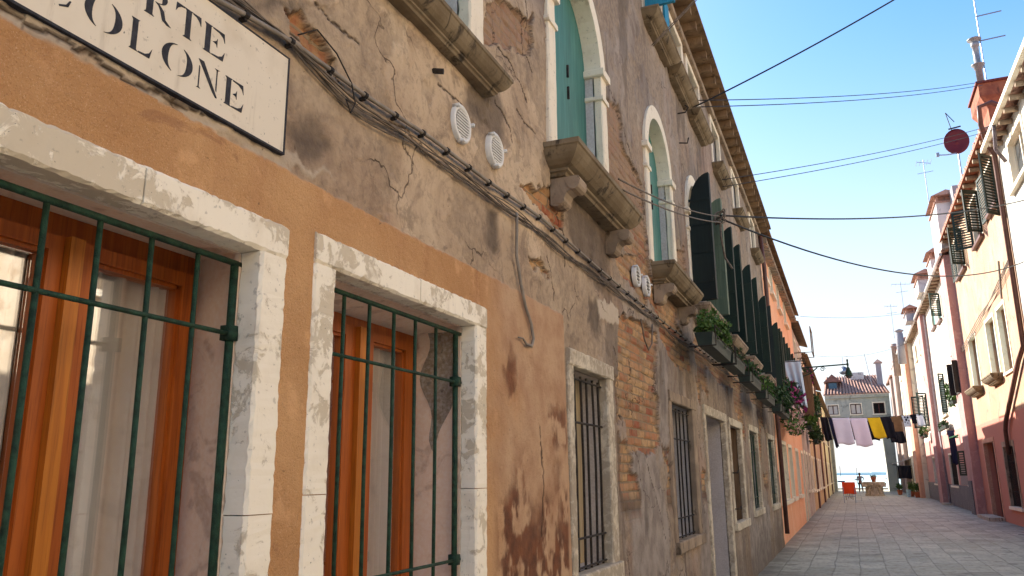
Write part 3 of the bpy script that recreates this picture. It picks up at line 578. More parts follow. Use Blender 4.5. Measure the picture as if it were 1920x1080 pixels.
# window 3: worn stone frame, thin iron bars, cream boards
def oldwin(Y0, Y1, Z0, Z1, label, fill, frame=True, fw=.1, nb=6, rails=3, dep=.2, fm='corbel', bm='iron', rv='greyrev'):
    f = MB(); xo = XL + .012
    f.rbar((XL - .06, Y0 - fw, Z0 + .0), (xo, Y0, Z1), 2, .004, .06); f.rbar((XL - .06, Y1, Z0 + .0), (xo, Y1 + fw * 1.6, Z1), 2, .004, .06)
    f.rbar((XL - .06, Y0 - fw, Z1), (xo + .01, Y1 + fw * 1.6, Z1 + .11), 1, .005, .06); f.rbar((XL - .06, Y0 - fw, Z0 - .11), (xo + .03, Y1 + fw * 1.6, Z0), 1, .004, .06)
    W = f.build('window', M[fm], L1, label=label); reveal(W, Y0, Y1, Z0, Z1, M[rv], dep)
    x = XL - dep; b_ = MB()
    if fill == 'boards':
        y = Y0
        while y < Y1 - .01: b_.box(x, x - .03, y + .006, min(y + .13, Y1), Z0, Z1); y += .135
        b_.split('board', M['creamwood'], W)
    else: b_.box(x, x - .03, Y0, Y1, Z0, Z1).build('shutter', M[fill], W)  # with the dark fill this sheet stands in for an unlit inside
    if nb:
        g = MB(); xg = XL - .05
        for i in range(nb):
            y = Y0 + .05 + (Y1 - Y0 - .1) * i / (nb - 1) + random.uniform(-.01, .01); g.tube([(xg, y, Z0), (xg + random.uniform(-.01, .01), y, (Z0 + Z1) / 2), (xg, y, Z1 - .03)], .009, 6)
        for i in range(rails):
            z = [Z1 - .06, Z1 - .35, Z0 + .2, Z0 + .02][i]; g.tube([(xg + .008, Y0, z), (xg + .008, Y1, z)], .008, 6)
        g.build('grille', M[bm], W)
    return W
oldwin(4.93, 5.72, 1.03, 2.32, 'narrow old window with thin rusty bars over cream boards', 'boards', fm='wornstone', rails=4)
oldwin(8.05, 9.2, 1.0, 2.34, 'dark old window with rusty bars in grey plaster', 'dark', fw=.12, rails=4, dep=.28)
oldwin(12.28, 13.45, .95, 2.34, 'unbarred window with white stone frame and dark brown shutter', 'redwood', fm='wornstone', nb=0, fw=.15, dep=.3, rv='oldwood')
oldwin(14.7, 15.95, 1.03, 2.38, 'barred dark window between white framed and far barred ones', 'dark', fm='wornstone', fw=.1, bm='green')
oldwin(18.05, 19.4, 1.0, 2.37, 'last barred dark window before the orange house', 'dark', fm='wornstone', fw=.1, bm='green')
f = MB(); f.rbar((XL - .06, 9.96, 0), (XL + .02, 10.08, 2.35), 2, .004, .06); f.rbar((XL - .06, 11.72, 0), (XL + .02, 11.9, 2.35), 2, .004, .06); f.rbar((XL - .06, 9.96, 2.35), (XL + .02, 11.9, 2.47), 1, .004, .06)
D = f.build('door', M['wornstone'], L1); reveal(D, 10.08, 11.72, 0, 2.35, M['greyrev'], .34, bottom=False)
d = MB(); x = XL - .30; d.box(x, x - .05, 10.08, 11.72, 0, 2.35)
for q in range(3): d.box(x + .015, x, 10.2, 11.6, .15 + .72 * q, .75 + .72 * q)
d.build('door_leaf', M['redwood'], D); MB().tube([(x + .015, 11.4, 1.05), (x + .07, 11.4, 1.05), (x + .07, 11.3, 1.05)], .012, 6).build('handle', M['iron'], D)
f = MB()
for z in (1.15, 1.65): f.tube([(XL + .02, 12.1, z), (XL + .09, 12.12, z), (XL + .09, 12.18, z + .03)], .01, 5)
f.split('shutter_hook', M['iron'], L1)
# first floor rectangular window A
f = MB(); f.rbar((XL - .06, 3.36, 3.70), (XL + .015, 3.53, 5.5), 2, .004, .06); f.rbar((XL - .06, 1.9, 3.70), (XL + .015, 2.1, 5.5), 2, .004, .06); f.rbar((XL - .06, 1.9, 5.5), (XL + .015, 3.55, 5.65), 1, .004, .06)
A = f.build('window', M['white2'], L1, label='rectangular upper window with teal shutter above the vents'); reveal(A, 2.1, 3.36, 3.70, 5.5, M['greyrev'], .3)
MB().box(XL - .22, XL - .25, 2.1, 2.72, 3.72, 5.5).box(XL - .222, XL - .252, 2.74, 3.36, 3.72, 5.5).split('shutter', M['teal'], A)
s_ = MB(); stacksill(s_, XL, 1, 1.7, 3.66, 3.715, [(x * .56, z * .62) for x, z in PROF]); s_.build('sill', M['sill'], A)
def arch(cx, half, label, trim=.14, zb=ZB, zs=ZSP, sill=None, impost=True, shut='teal', X=XL, H=None, dep=.3, tm='white2', leaf=None, corb=False, silm='sill', dark='dark'):
    H = H or L1; b_ = MB(); n = 20
    for side in (-1, 1): b_.rbar((X - .05, min(cx + side * half, cx + side * (half + trim)), zb - .02), (X + .022, max(cx + side * half, cx + side * (half + trim)), zs), 2, .003, .08)
    vs = []; fs = []
    for i in range(n + 1):
        q = math.pi * i / n; cq, sq = math.cos(q), math.sin(q)
        for (r_, xx) in ((half, X - dep), (half, X + .022), (half + trim, X + .022), (half + trim, X - .03)): vs.append((xx, cx + r_ * cq, zs + r_ * sq))
    for i in range(n):
        for k_ in range(3): fs.append((i * 4 + k_, i * 4 + k_ + 1, i * 4 + 5 + k_, i * 4 + 4 + k_))
    b_.add(vs, fs); W = b_.build('arched_window', M[tm], H, label=label)
    r = MB()
    for side in (-1, 1): y = cx + side * half; r.add([(X - .053, y, zb), (X - .053, y, zs), (X - dep, y, zs), (X - dep, y, zb)], [(0, 1, 2, 3)])
    r.add([(X, cx - half, zb), (X, cx + half, zb), (X - dep, cx + half, zb), (X - dep, cx - half, zb)], [(0, 1, 2, 3)]); r.build('reveal', M['greyrev'], W)
    if impost:
        p = MB()
        for side in (-1, 1):
            y0, y1 = sorted((cx + side * (half - .035), cx + side * (half + trim + .04)))
            p.rbar((X - dep + .02, y0, zs - .02), (X + .05, y1, zs + .045), 0, .002, .06); p.rbar((X - dep + .02, y0 + .015, zs - .23), (X + .035, y1 - .015, zs - .19), 0, .002, .06)
        p.split('impost', M[tm], W)
    po = [(cx - half, zb)] + [(cx + half, zb)] + [(cx + half * math.cos(math.pi * i / 16), zs + half * math.sin(math.pi * i / 16)) for i in range(17)]
    bk = MB()
    if shut:
        mid = cx
        for sgn in (-1, 1):
            pl = [(mid + sgn * .006, zb), (mid + sgn * half, zb)] + [(mid + sgn * max(.006, half * math.cos(math.pi / 2 * i / 8)), zs + half * math.sin(math.pi / 2 * i / 8)) for i in range(9)]
            bk.prism(pl, 'x', X - dep + .10 + (.02 if sgn < 0 else 0), X - dep + .065)
        bk.split('shutter', M[shut], W)
        hd = MB()
        for z in (zb + .72, zb + .9): hd.box(X - dep + .118, X - dep + .135, mid + .03, mid + .045, z, z + .1)
        hd.split('latch', M['iron'], W)
    bk = MB(); bk.prism(po, 'x', X - dep + .01, X - dep - .02); bk.build('pane', M[dark], W)  # opaque dark sheet stands in for the shade inside the opening
    if leaf:
        lw = leaf.get('w', .28)
        for side, mm in ((-1, leaf.get('m1', 'dgreen')), (1, leaf.get('m2', 'dgreen'))):
            l = MB(); y = cx + side * (half + .02)
            for t_, off in ((0, 0), (1, .045)):
                yy = y - side * off
                prof = [(X + .02, zb + .03), (X + .02 + lw, zb + .03)] + [(X + .02 + lw - lw * (1 - math.cos(math.pi / 2 * i / 8)), zs + .5 * math.sqrt(max(0, 1 - (1 - math.cos(math.pi / 2 * i / 8)) ** 2))) for i in range(9)]
                l.prism(prof, 'y', yy - .015, yy + .015)
            an = R(random.uniform(-13, 9)); ca, sa = math.cos(an), math.sin(an); rot = lambda P: [(X + .02 + (p[0] - X - .02) * ca - (p[1] - y) * sa, y + (p[0] - X - .02) * sa + (p[1] - y) * ca, p[2]) for p in P]
            l.v = rot(l.v)
            mk = M[mm] if mm != 'dgreen' else M[random.choice(('dgreen', 'dgreen_b', 'dgreen_c'))]
            o = l.build('shutter', mk, W)
            bt = MB()
            for z in (zb + .25, zb + .62, zb + .98, zb + 1.3): bt.box(X + .03, X + lw, y + side * .0 - .022 - (.045 if side > 0 else 0), y - .015 - (.045 if side > 0 else 0), z, z + .035)
            bt.v = rot(bt.v); bt.split('shutter_batten', mk, W)
    if sill:
        s2 = MB(); stacksill(s2, X, 1, sill[0], sill[1], sill[2], PROF); s2.build('sill', M[silm], W)
        if corb:
            for yy in (sill[0] + .16, sill[1] - .3):
                c = MB(); pr = [(X - .02, sill[2] - .2), (X + .17, sill[2] - .2), (X + .185, sill[2] - .225), (X + .18, sill[2] - .26), (X + .155, sill[2] - .285), (X + .12, sill[2] - .29), (X + .09, sill[2] - .305), (X + .075, sill[2] - .335), (X + .07, sill[2] - .365), (X + .05, sill[2] - .385), (X + .02, sill[2] - .39), (X - .02, sill[2] - .38)]
                c.prism(pr, 'y', yy, yy + .14); c.tube([(X + .14, yy - .01, sill[2] - .25), (X + .14, yy + .15, sill[2] - .25)], .042, 12); c.tube([(X + .045, yy - .008, sill[2] - .35), (X + .045, yy + .148, sill[2] - .35)], .03, 10)
                c.build('corbel', M['corbel'], W, False)
    return W
arch(5.27, .57, 'arched upper window with teal shutters above a big stone sill', dep=.22, sill=(4.48, 6.2, 3.71), corb=True)
arch(8.08, .53, 'second arched upper window with half-hidden teal shutter', dep=.22, sill=(7.47, 9.13, 3.655), corb=True)
LF = dict(w=.23)
arch(10.3, .53, 'third arched upper window with dark green shutter leaf above a planter', sill=(9.6, 11.1, 3.66), shut=None, leaf=dict(w=.28, m2='lgreen'), silm='corbel')
arch(12.75, .53, 'fourth arched upper window with dark green folding shutters', sill=(12.1, 13.5, 3.66), shut=None, leaf=LF, silm='corbel')
arch(15.2, .52, 'fifth arched upper window with dark green folding shutters', sill=(14.5, 15.9, 3.66), shut=None, leaf=LF, silm='corbel')
arch(18.05, .53, 'sixth arched upper window at the end of the peeling wall', sill=(17.4, 18.7, 3.66), shut=None, leaf=LF, silm='corbel')
for i, (a, b_) in enumerate(UPW):
    f = MB(); 
    f.rbar((XL - .05, a - .09, 6.52), (XL + .02, a, 7.33), 2, .003, .1); f.rbar((XL - .05, b_, 6.52), (XL + .02, b_ + .09, 7.33), 2, .003, .1); f.rbar((XL - .05, a - .09, 7.33), (XL + .02, b_ + .09, 7.41), 1, .003, .1)
    W = f.build('attic_window', M['white2'], L1); reveal(W, a, b_, 6.52, 7.33, M['greyrev'], .28)
    MB().box(XL - .26, XL - .29, a, b_, 6.52, 7.33).build('shutter', M['blue' if i == 0 else 'dgreen'], W)
    s2 = MB(); stacksill(s2, XL, 1, a - .16, b_ + .16, 6.53, [(x * .8, z * .7) for x, z in PROF]); s2.build('sill', M['sill'], W)
    if i == 1:
        MB().box(XL + .03, XL + .35, a - .1, a - .06, 6.55, 7.32).box(XL + .03, XL + .05, b_ + .02, b_ + .28, 6.55, 7.32).split('open_shutter', M['blue'], W)
        MB().box(XL + .05, XL + .3, a - .058, a - .05, 6.56, 7.3).build('shutter_back', M['dgreen'], W)
# round vents
for (y, z, r_) in ((3.27, 3.31, .098), (3.69, 3.335, .096), (6.84, 3.36, .10), (7.22, 3.35, .10)):
    v = MB(); n = 28; vs = []; fs = []
    for i in range(n):
        q = 2 * math.pi * i / n
        for rr, xx in ((r_ * .74, XL + .010), (r_ * .78, XL + .018), (r_ * .88, XL + .023), (r_, XL + .017), (r_, XL - .02)): vs.append((xx, y + rr * math.cos(q), z + rr * math.sin(q)))
    for i in range(n):
        j = (i + 1) % n
        for k_ in range(4): fs.append((i * 5 + k_, i * 5 + k_ + 1, j * 5 + k_ + 1, j * 5 + k_))
    v.add(vs, fs)
    for q in (0.3, 2.4, 4.5): v.box(XL + .0, XL + .036, y + r_ * math.cos(q) - .008, y + r_ * math.cos(q) + .008, z + r_ * math.sin(q) - .008, z + r_ * math.sin(q) + .008)
    V = v.build('vent', M['wplastic'], L1, True)
    sl = MB()
    for i in (range(-4, 5) if y < 5 else range(-3, 4, 2)):
        zz = i * r_ * .16; hw = math.sqrt(max(0, (r_ * .74) ** 2 - zz * zz)); sl.hexa([(XL + .004, y - hw, z + zz - .004), (XL + .02, y - hw, z + zz - .008), (XL + .02, y + hw, z + zz - .008), (XL + .004, y + hw, z + zz - .004)], [(XL + .006, y - hw, z + zz + .003), (XL + .022, y - hw, z + zz - .003), (XL + .022, y + hw, z + zz - .003), (XL + .006, y + hw, z + zz + .003)])
    sl.build('slats', M['wplastic'], V)
    MB().tube([(XL + .0005, y, z), (XL + .0045, y, z)], r_ * .75, 20).build('vent_dark_disc', plain('vent_shadow_plastic', S(70, 68, 68), .7), V)  # dark disc on the wall stands in for the shaded hollow
# ------------------------------------------------------------------ painted sign
XS = XL + .014
sg = thing('street_sign', (XL, 1.4, 2.65), 'white painted street sign with black border and black serif capitals above the first window', 'street sign')
def rect_yz(b_, x, y0, y1, z0, z1, t=.004): b_.box(x, x - t, y0, y1, z0, z1)
b = MB(); b.box(XS, XS - .02, .62, 1.955, 2.652, 2.985); b.build('panel', whitestone('sign_whitewash', S(232, 220, 200), S(216, 202, 180), .58, .66, .15), sg)
b = MB(); bw = .007
b.box(XS + .0025, XS - .02, .62 - bw, 1.955 + bw, 2.652 - bw, 2.652); b.box(XS + .0025, XS - .02, .62 - bw, 1.955 + bw, 2.985, 2.985 + bw * .7); b.box(XS + .0025, XS - .02, 1.955, 1.955 + bw, 2.652, 2.985); b.box(XS + .0025, XS - .02, .62 - bw, .62, 2.652, 2.985)
b.build('border', M['ink'], sg)
def glyph(c):
    P = []
    def crescent(cx, cz, a0, a1, ro, w, rz):
        o_ = []; i_ = []; n = 14
        for k_ in range(n + 1):
            t_ = k_ / n; q = R(a0 + (a1 - a0) * t_); th = w * math.sin(math.pi * t_) ** .8 + .012; o_.append((cx + ro * math.cos(q), cz + rz * math.sin(q))); i_.append((cx + (ro - th) * math.cos(q), cz + (rz - th * .35) * math.sin(q)))
        for k_ in range(n): P.append([o_[k_], o_[k_ + 1], i_[k_ + 1], i_[k_]])
    def stem(x, w, z0=0, z1=1, sl=.06, sr=.06):
        P.append([(x, z0), (x + w, z0), (x + w, z1), (x, z1)])
        if sl: P.append([(x - sl, 1), (x, .93), (x, 1)]); P.append([(x - sl, 0), (x, 0), (x, .07)])
        if sr: P.append([(x + w, 1), (x + w, .95), (x + w + sr, 1)]); P.append([(x + w, 0), (x + w + sr, 0), (x + w, .05)])
    if c == 'O': crescent(.5, .5, 95, 250, .46, .17, .5); crescent(.5, .5, -85, 70, .46, .17, .5)
    if c == 'C': crescent(.5, .5, 90, 255, .46, .17, .5); P.append([(.62, .0), (.84, .10), (.90, .30), (.86, .30), (.78, .14), (.60, .04)]); P.append([(.55, 1.), (.78, .92), (.86, .74), (.90, .74), (.90, 1.), (.80, .97)])
    if c == 'E':
        stem(.12, .2); P.append([(.40, 1), (.86, 1), (.90, .68), (.82, .84), (.66, .93), (.40, .96)]); P.append([(.40, 0), (.86, 0), (.92, .34), (.82, .16), (.66, .07), (.40, .04)]); P.append([(.42, .49), (.56, .58), (.60, .68), (.60, .36), (.56, .46)])
    if c == 'L': stem(.12, .2); P.append([(.40, 0), (.84, 0), (.92, .34), (.82, .16), (.66, .07), (.40, .04)])
    if c == 'T': stem(.4, .2, 0, 1, .07, .07); P.append([(.34, 1), (.02, 1), (0, .70), (.08, .84), (.2, .93), (.34, .96)]); P.append([(.66, 1), (.98, 1), (1, .70), (.92, .84), (.8, .93), (.66, .96)])
    if c == 'N':
        P.append([(.10, 1), (.30, 1), (.90, .0), (.84, -.02), (.70, .12)]); P.append([(.14, .78), (.175, .74), (.175, 0), (.14, 0)]); P.append([(.08, 0), (.24, 0), (.175, .04), (.14, .04)]); P.append([(.82, 1), (.855, 1), (.855, .2), (.82, .26)]); P.append([(.74, 1), (.94, 1), (.855, .96), (.82, .96)])
    if c == 'R':
        stem(.10, .2); n = 10; o_ = []; i_ = []
        for k_ in range(n + 1):
            q = R(85 - 170 * k_ / n); th = .15 * math.sin(math.pi * k_ / n) + .012; o_.append((.46 + .28 * math.cos(q), .76 + .24 * math.sin(q))); i_.append((.46 + (.28 - th) * math.cos(q), .76 + (.24 - .02) * math.sin(q)))
        for k_ in range(n): P.append([o_[k_], o_[k_ + 1], i_[k_ + 1], i_[k_]])
        P.append([(.36, .52), (.46, .53), (.66, .36), (.72, .12), (.92, -.02), (.78, -.02), (.62, .06), (.54, .32), (.46, .46)])
    return P
hl = .088
for word, zb_, lay in (('COLONE', 2.702, [(1.075, .10), (1.195, .12), (1.33, .085), (1.435, .12), (1.56, .10), (1.672, .095)]), ('CORTE', 2.826, [(1.12, .105), (1.24, .12), (1.365, .105), (1.473, .095), (1.575, .10)])):
    for ch_, (yy, ww) in zip(word, lay):
        b = MB()
        for pl in glyph(ch_): b.prism([(yy + u * ww, zb_ + v * hl) for u, v in pl], 'x', XS - .004, XS + .0015)
        b.build('letter', M['ink'], sg)
# ------------------------------------------------------------------ pipes and cables on the wall
pp = [(1.2, 2.99), (1.61, 3.0), (1.73, 3.02), (1.97, 3.05), (2.4, 3.06), (2.94, 3.1), (3.51, 3.11), (4.36, 3.15), (5.74, 3.12), (8.07, 3.11), (11.74, 3.16), (16.77, 3.2), (20.3, 3.2)]
cd = thing('conduit', (XL, 6, 3.1), 'grey clamped conduit running along the peeling wall', 'pipe')
MB().tube([(XL + .022, y, z) for y, z in pp], .0092, 8).build('tube', M['conduit'], cd, True)
b = MB(); y = 1.3
while y < 12:
    z = np.interp(y, [p[0] for p in pp], [p[1] for p in pp]); b.tube([(XL + .022, y - .008, z), (XL + .022, y + .008, z)], .0135, 8); b.box(XL, XL + .025, y - .006, y + .006, z - .02, z - .008); y += .2 + y * .012
b.split('clamp', M['iron'], cd)
bp = [(1.2, 3.03), (1.68, 3.05), (1.94, 3.05), (2.15, 3.01), (2.35, 2.98), (2.75, 3.02), (3.26, 3.04), (4.1, 3.06), (4.85, 3.04), (6.03, 3.06), (8.32, 3.05), (11.22, 3.09), (16, 3.12), (20.3, 3.1)]
cb = thing('cable_bundle', (XL, 6, 3.0), 'bundle of loose aged cables sagging along the wall below the conduit', 'cables')
for k_ in range(6):
    pts = []; ph = random.random() * 6
    for i in range(120):
        y = 1.2 + 19.1 * (i / 119) ** 1.6; z = np.interp(y, [p[0] for p in bp], [p[1] for p in bp]) + .016 * math.sin(y * (2.3 + k_ * .37) + ph) + .01 * math.sin(y * 6 + k_); pts.append((XL + .018 + .008 * math.sin(y * 3.1 + k_ * 2), y, z))
    MB().tube(pts, .003 if k_ else .005, 5).build('cable', M['cable'], cb, True)
pts = [(XL + .012, 2.0, 3.10), (XL + .03, 2.08, 3.16), (XL + .03, 2.2, 3.13), (XL + .03, 2.3, 3.06), (XL + .03, 2.33, 2.99), (XL + .03, 2.3, 2.94), (XL + .03, 2.27, 2.98), (XL + .02, 2.36, 3.0)]
MB().tube(pts, .003, 5).build('loose_wire', M['iron'], cb, True)
dp = [(3.95, 3.06), (3.95, 3.0), (3.94, 2.81), (4.0, 2.66), (4.06, 2.55), (4.15, 2.46), (4.18, 2.38), (4.15, 2.335), (4.07, 2.335), (4.02, 2.36), (3.95, 2.355)]
MB().tube([(XL + .022, y, z) for y, z in dp], [.009] * 8 + [.007, .005, .004], 7).solo('hanging_cable', M['conduit'], 'short grey cable end hooking out of the ochre plaster', 'cable', smooth=True)
MB().tube([(XL + .02, 6.85, 2.97), (XL + .03, 6.9, 2.8), (XL + .03, 7.05, 2.72), (XL + .03, 7.2, 2.8), (XL + .02, 7.3, 3.0)], .007, 5).solo('cable_loop', M['cable'], 'thin loop of cable hanging over the bare brick', 'cable', smooth=True)
b = MB(); b.tube([(XL, 9.5, 6.1), (XL + .1, 9.5, 6.1), (XL + .14, 9.5, 6.16), (XL + .1, 9.5, 6.2)], .01, 5); b.tube([(XL, 9.5, 5.7), (XL + .1, 9.5, 5.68), (XL + .12, 9.5, 5.75)], .01, 5); b.tube([(XL - .02, 2.98, 3.46), (XL + .05, 3.0, 3.45)], .014, 5)
b.split('iron_hook', M['iron'], L1)
b = MB(); b.tube([(XL + .05, 20.0, 7.4), (XL + .09, 20.0, 6.6), (XL + .09, 20.05, 3.2), (XL + .09, 20.1, .3)], .05, 10); b.split('drainpipe', M['pipe'], L1, True)
# ================================================================== LEFT: further houses
def lhouse(name, y0, y1, X, ze, m, label, holes, over=.3):
    H = thing(name, (X, y0, 0), label, 'house'); wall(H, 1, X, y0, y1, 0, ze - .1, holes, m); roof(H, 1, X, y0, y1, ze, over=over, run=4, slope=.3, tiles=False, m=M['eave']); return H
X2 = -1.655
g2 = [(20.95, 23.6, .98, 2.4), (24.55, 25.8, .98, 2.38), (27.6, 28.9, .98, 2.36), (30.7, 31.5, 0, 2.36)]
up2 = [(20.9, 21.8, 6.6, 7.3), (22.9, 23.8, 6.6, 7.3), (25.2, 26.1, 6.6, 7.3), (28, 28.9, 6.6, 7.3)]
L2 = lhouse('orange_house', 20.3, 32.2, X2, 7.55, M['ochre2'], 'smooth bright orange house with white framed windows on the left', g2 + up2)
win(L2, 1, X2, *g2[0], tw=.09, depth=.12, pane='pane'); win(L2, 1, X2, *g2[1], tw=.09, depth=.15); win(L2, 1, X2, *g2[2], tw=.09, depth=.15); win(L2, 1, X2, *g2[3], tw=.09, pane='lgreen', sill=0)
for h in up2: win(L2, 1, X2, *h, tw=.08, depth=.15, pane='pane')
b = MB(); y = 20.35
while y < 32: b.box(X2 - .02, X2 + .2, y, y + .17, 7.3, 7.46); y += .34
b.split('corbel', M['corbel'], L2)
for yy in (20.75, 22.2, 24.3, 26.6, 28.9):
    W = arch(yy + .55, .48, 'tall dark shuttered opening on the orange house', X=X2, H=L2, shut=None, leaf=dict(w=.24), dep=.06, tm='white2', sill=(yy - .05, yy + 1.15, 3.66), silm='corbel', impost=False)
X3 = -1.68
L3 = lhouse('pale_pink_house', 32.2, 39, X3, 7.3, M['lilac'], 'faded pale house with brown shutters beyond the orange one', [(33, 33.7, 0, 2.4), (34.6, 35.5, 1, 2.4), (36.9, 37.8, 1, 2.4), (33.2, 34.2, 5.9, 6.8), (35.6, 36.6, 5.9, 6.8), (33.4, 34.3, 3.7, 5.2), (36, 36.9, 3.7, 5.2)])
win(L3, 1, X3, 33, 33.7, 0, 2.4, tw=.12, pane='oldwood', sill=0)
for a, c, d in ((34.6, 1, 2.4), (36.9, 1, 2.4), (33.2, 5.9, 6.8), (35.6, 5.9, 6.8), (33.4, 3.7, 5.2), (36, 3.7, 5.2)): win(L3, 1, X3, a, a + .95, c, d, pane='oldwood' if c == 3.7 else 'pane', sill=.12)
MB().box(X3 + .03, X3 + .5, 33.2, 33.25, 3.8, 5.5).box(X3 + .03, X3 + .45, 35.9, 35.95, 3.8, 5.5).split('open_shutter', M['oldwood'], L3)
X4 = -1.72
h4 = [(40 + i * 2.6, 40.9 + i * 2.6, .9, 2.35) for i in range(6)] + [(40.5 + i * 3.2, 41.4 + i * 3.2, 3.9, 5.4) for i in range(5)] + [(41 + i * 3.2, 41.8 + i * 3.2, 6.0, 6.6) for i in range(5)]
L4 = lhouse('yellow_brown_house', 39, 57, X4, 6.95, M['yellow'], 'long patchy yellow and brown house with drying frame on the left', h4, .3)
for i, h in enumerate(h4): win(L4, 1, X4, *h, pane=['oldwood', 'pane', 'dgreen'][i % 3], sill=.12)
b = MB(); b.tube([(X4 + .06, 43.3, 0), (X4 + .06, 43.3, 6.8)], .05, 8); b.tube([(X4 + .06, 52, 0), (X4 + .06, 52, 6.8)], .05, 8); b.split('drainpipe', M['pipe'], L4)
X5 = -1.78
h5 = [(58.5 + i * 3.6, 59.5 + i * 3.6, .9, 2.4) for i in range(7)] + [(58.5 + i * 3.6, 59.5 + i * 3.6, 3.9, 5.3) for i in range(7)]
L5 = lhouse('cream_house', 57, 84, X5, 6.85, M['cream'], 'cream yellow house at the far end of the left row', h5, .3)
for i, h in enumerate(h5): win(L5, 1, X5, *h, pane='dgreen', sill=.1)
b = MB(); b.tube([(X5 + .06, 62, 0), (X5 + .06, 62, 6.6)], .05, 8); b.tube([(X5 + .06, 74, 0), (X5 + .06, 74, 6.6)], .05, 8); b.split('drainpipe', M['pipe'], L5)
# ------------------------------------------------------------------ plants
def leaves(b_, c, ext, n, sz=.035, droop=0):
    for _ in range(n):
        while True:
            u = [random.uniform(-1, 1) for _ in range(3)]
            if u[0] ** 2 + u[1] ** 2 + u[2] ** 2 < 1: break
        k_ = .8 + .35 * math.sin(u[1] * 7 + c[1]) * math.cos(u[2] * 5)
        p = Vector((c[0] + u[0] * ext[0] * k_, c[1] + u[1] * ext[1], c[2] + u[2] * ext[2] * k_ - droop * abs(u[0])))
        a = Vector([random.gauss(0, 1) for _ in range(3)]).normalized(); t_ = Vector([random.gauss(0, 1) for _ in range(3)]).cross(a).normalized(); s1 = sz * random.uniform(.6, 1.4)
        b_.add([p - a * s1, p + t_ * s1 * .45, p + a * s1, p - t_ * s1 * .45], [(0, 1, 2, 3)])
def planter(x, y0, y1, z, label, lm, ht=.22, n=700, fl=None, nf=120, droop=.0, box=True, wx=.1, sz=.035, group=None, dz=0):
    P = thing('planter', (x, (y0 + y1) / 2, z), label, 'planter', group)
    if box:
        b_ = MB(); b_.hexa([(x - .07, y0, z), (x + .07, y0, z), (x + .07, y1, z), (x - .07, y1, z)], [(x - .1, y0 - .02, z + .14), (x + .09, y0 - .02, z + .14), (x + .09, y1 + .02, z + .14), (x - .1, y1 + .02, z + .14)]); b_.build('box', M['soil'], P)
        rk = MB(); 
        for yy in (y0 - .05, y1 + .05): rk.tube([(x - .16, yy, z - .01), (x + .12, yy, z - .01), (x + .12, yy, z + .2)], .008, 5)
        for zz in (.1, .2): rk.tube([(x + .12, y0 - .05, z + zz), (x + .12, y1 + .05, z + zz)], .007, 5)
        rk.build('rack', M['iron'], P)
    b_ = MB(); leaves(b_, (x, (y0 + y1) / 2, z + .17 + ht * .45 + dz), (wx + .06, (y1 - y0) / 2 + .05, ht), n, sz, droop); b_.build('foliage', M[lm], P)
    if fl:
        b_ = MB(); leaves(b_, (x + .02, (y0 + y1) / 2, z + .17 + ht * .4 + dz), (wx + .09, (y1 - y0) / 2 + .06, ht * 1.05), nf, sz * 1.1, droop); b_.build('flowers', M[fl], P)
    return P
xs = XL + .33
planter(xs, 8.35, 9.75, 2.93, 'green planter with bushy light green plant below the second arched window', 'leaf', .2, 2400, None, wx=.13, sz=.026)
planter(xs, 9.95, 11.1, 2.93, 'dark planter with few thin leaves beside the bushy one', 'leaf2', .1, 220, None, sz=.028)
planter(xs, 11.7, 13.2, 2.9, 'planter with dark leaves and small white flowers under the fourth arched window', 'leaf2', .16, 900, 'pinkfl', 60, sz=.035)
planter(xs, 13.9, 15.6, 2.85, 'planter with yellow green plants under the fifth arched window', 'leaf', .2, 900, None, sz=.04)
planter(xs + .05, 16.2, 18.6, 2.8, 'large planter of round dark green plants by the sixth arched window', 'leaf2', .32, 1600, None, wx=.2, sz=.045)
planter(X2 + .32, 20.8, 25.4, 3.35, 'overflowing planter of magenta and pale pink flowers on the orange house', 'leaf2', .5, 2000, 'magenta', 520, wx=.25, sz=.07, dz=-.1)
o = planter(X2 + .34, 20.0, 24.6, 2.75, 'trailing pale pink flowers hanging under the magenta ones', 'leaf', .45, 1100, 'pinkfl', 420, box=False, wx=.2, sz=.065, dz=-.1)
planter(X3 + .3, 33, 34.8, 3.3, 'planter with light green plants on the pale house', 'leaf', .4, 900, None, wx=.25, sz=.08)
planter(X3 + .35, 36.5, 38, 2.9, 'round green hanging plant beyond the pink flowers', 'leaf2', .45, 800, None, wx=.25, sz=.08)
planter(X3 + .2, 36.5, 38.5, 5.5, 'high planter of dark red flowers under a window of the pale house', 'leaf2', .4, 500, 'magenta', 250, wx=.2, sz=.08)
planter(X4 + .25, 44, 46, 4.6, 'dark green plants hanging high on the yellow house', 'leaf2', .7, 700, None, wx=.2, sz=.1)
# drying frame high on the yellow-brown house
b = MB(); 
for yy in (33, 34.6):
    b.tube([(X3, yy, 6.25), (X3 + .66, yy, 6.25), (X3 + .66, yy, 7.25)], .022, 6); b.tube([(X3, yy, 5.7), (X3 + .4, yy, 6.25)], .02, 5)
for zz in (6.25, 7.25): b.tube([(X3 + .66, 33, zz), (X3 + .66, 34.6, zz)], .022, 6)
b.solo('drying_frame', M['oldwood'], 'wooden drying frame projecting high from the pale pink house', 'drying frame')
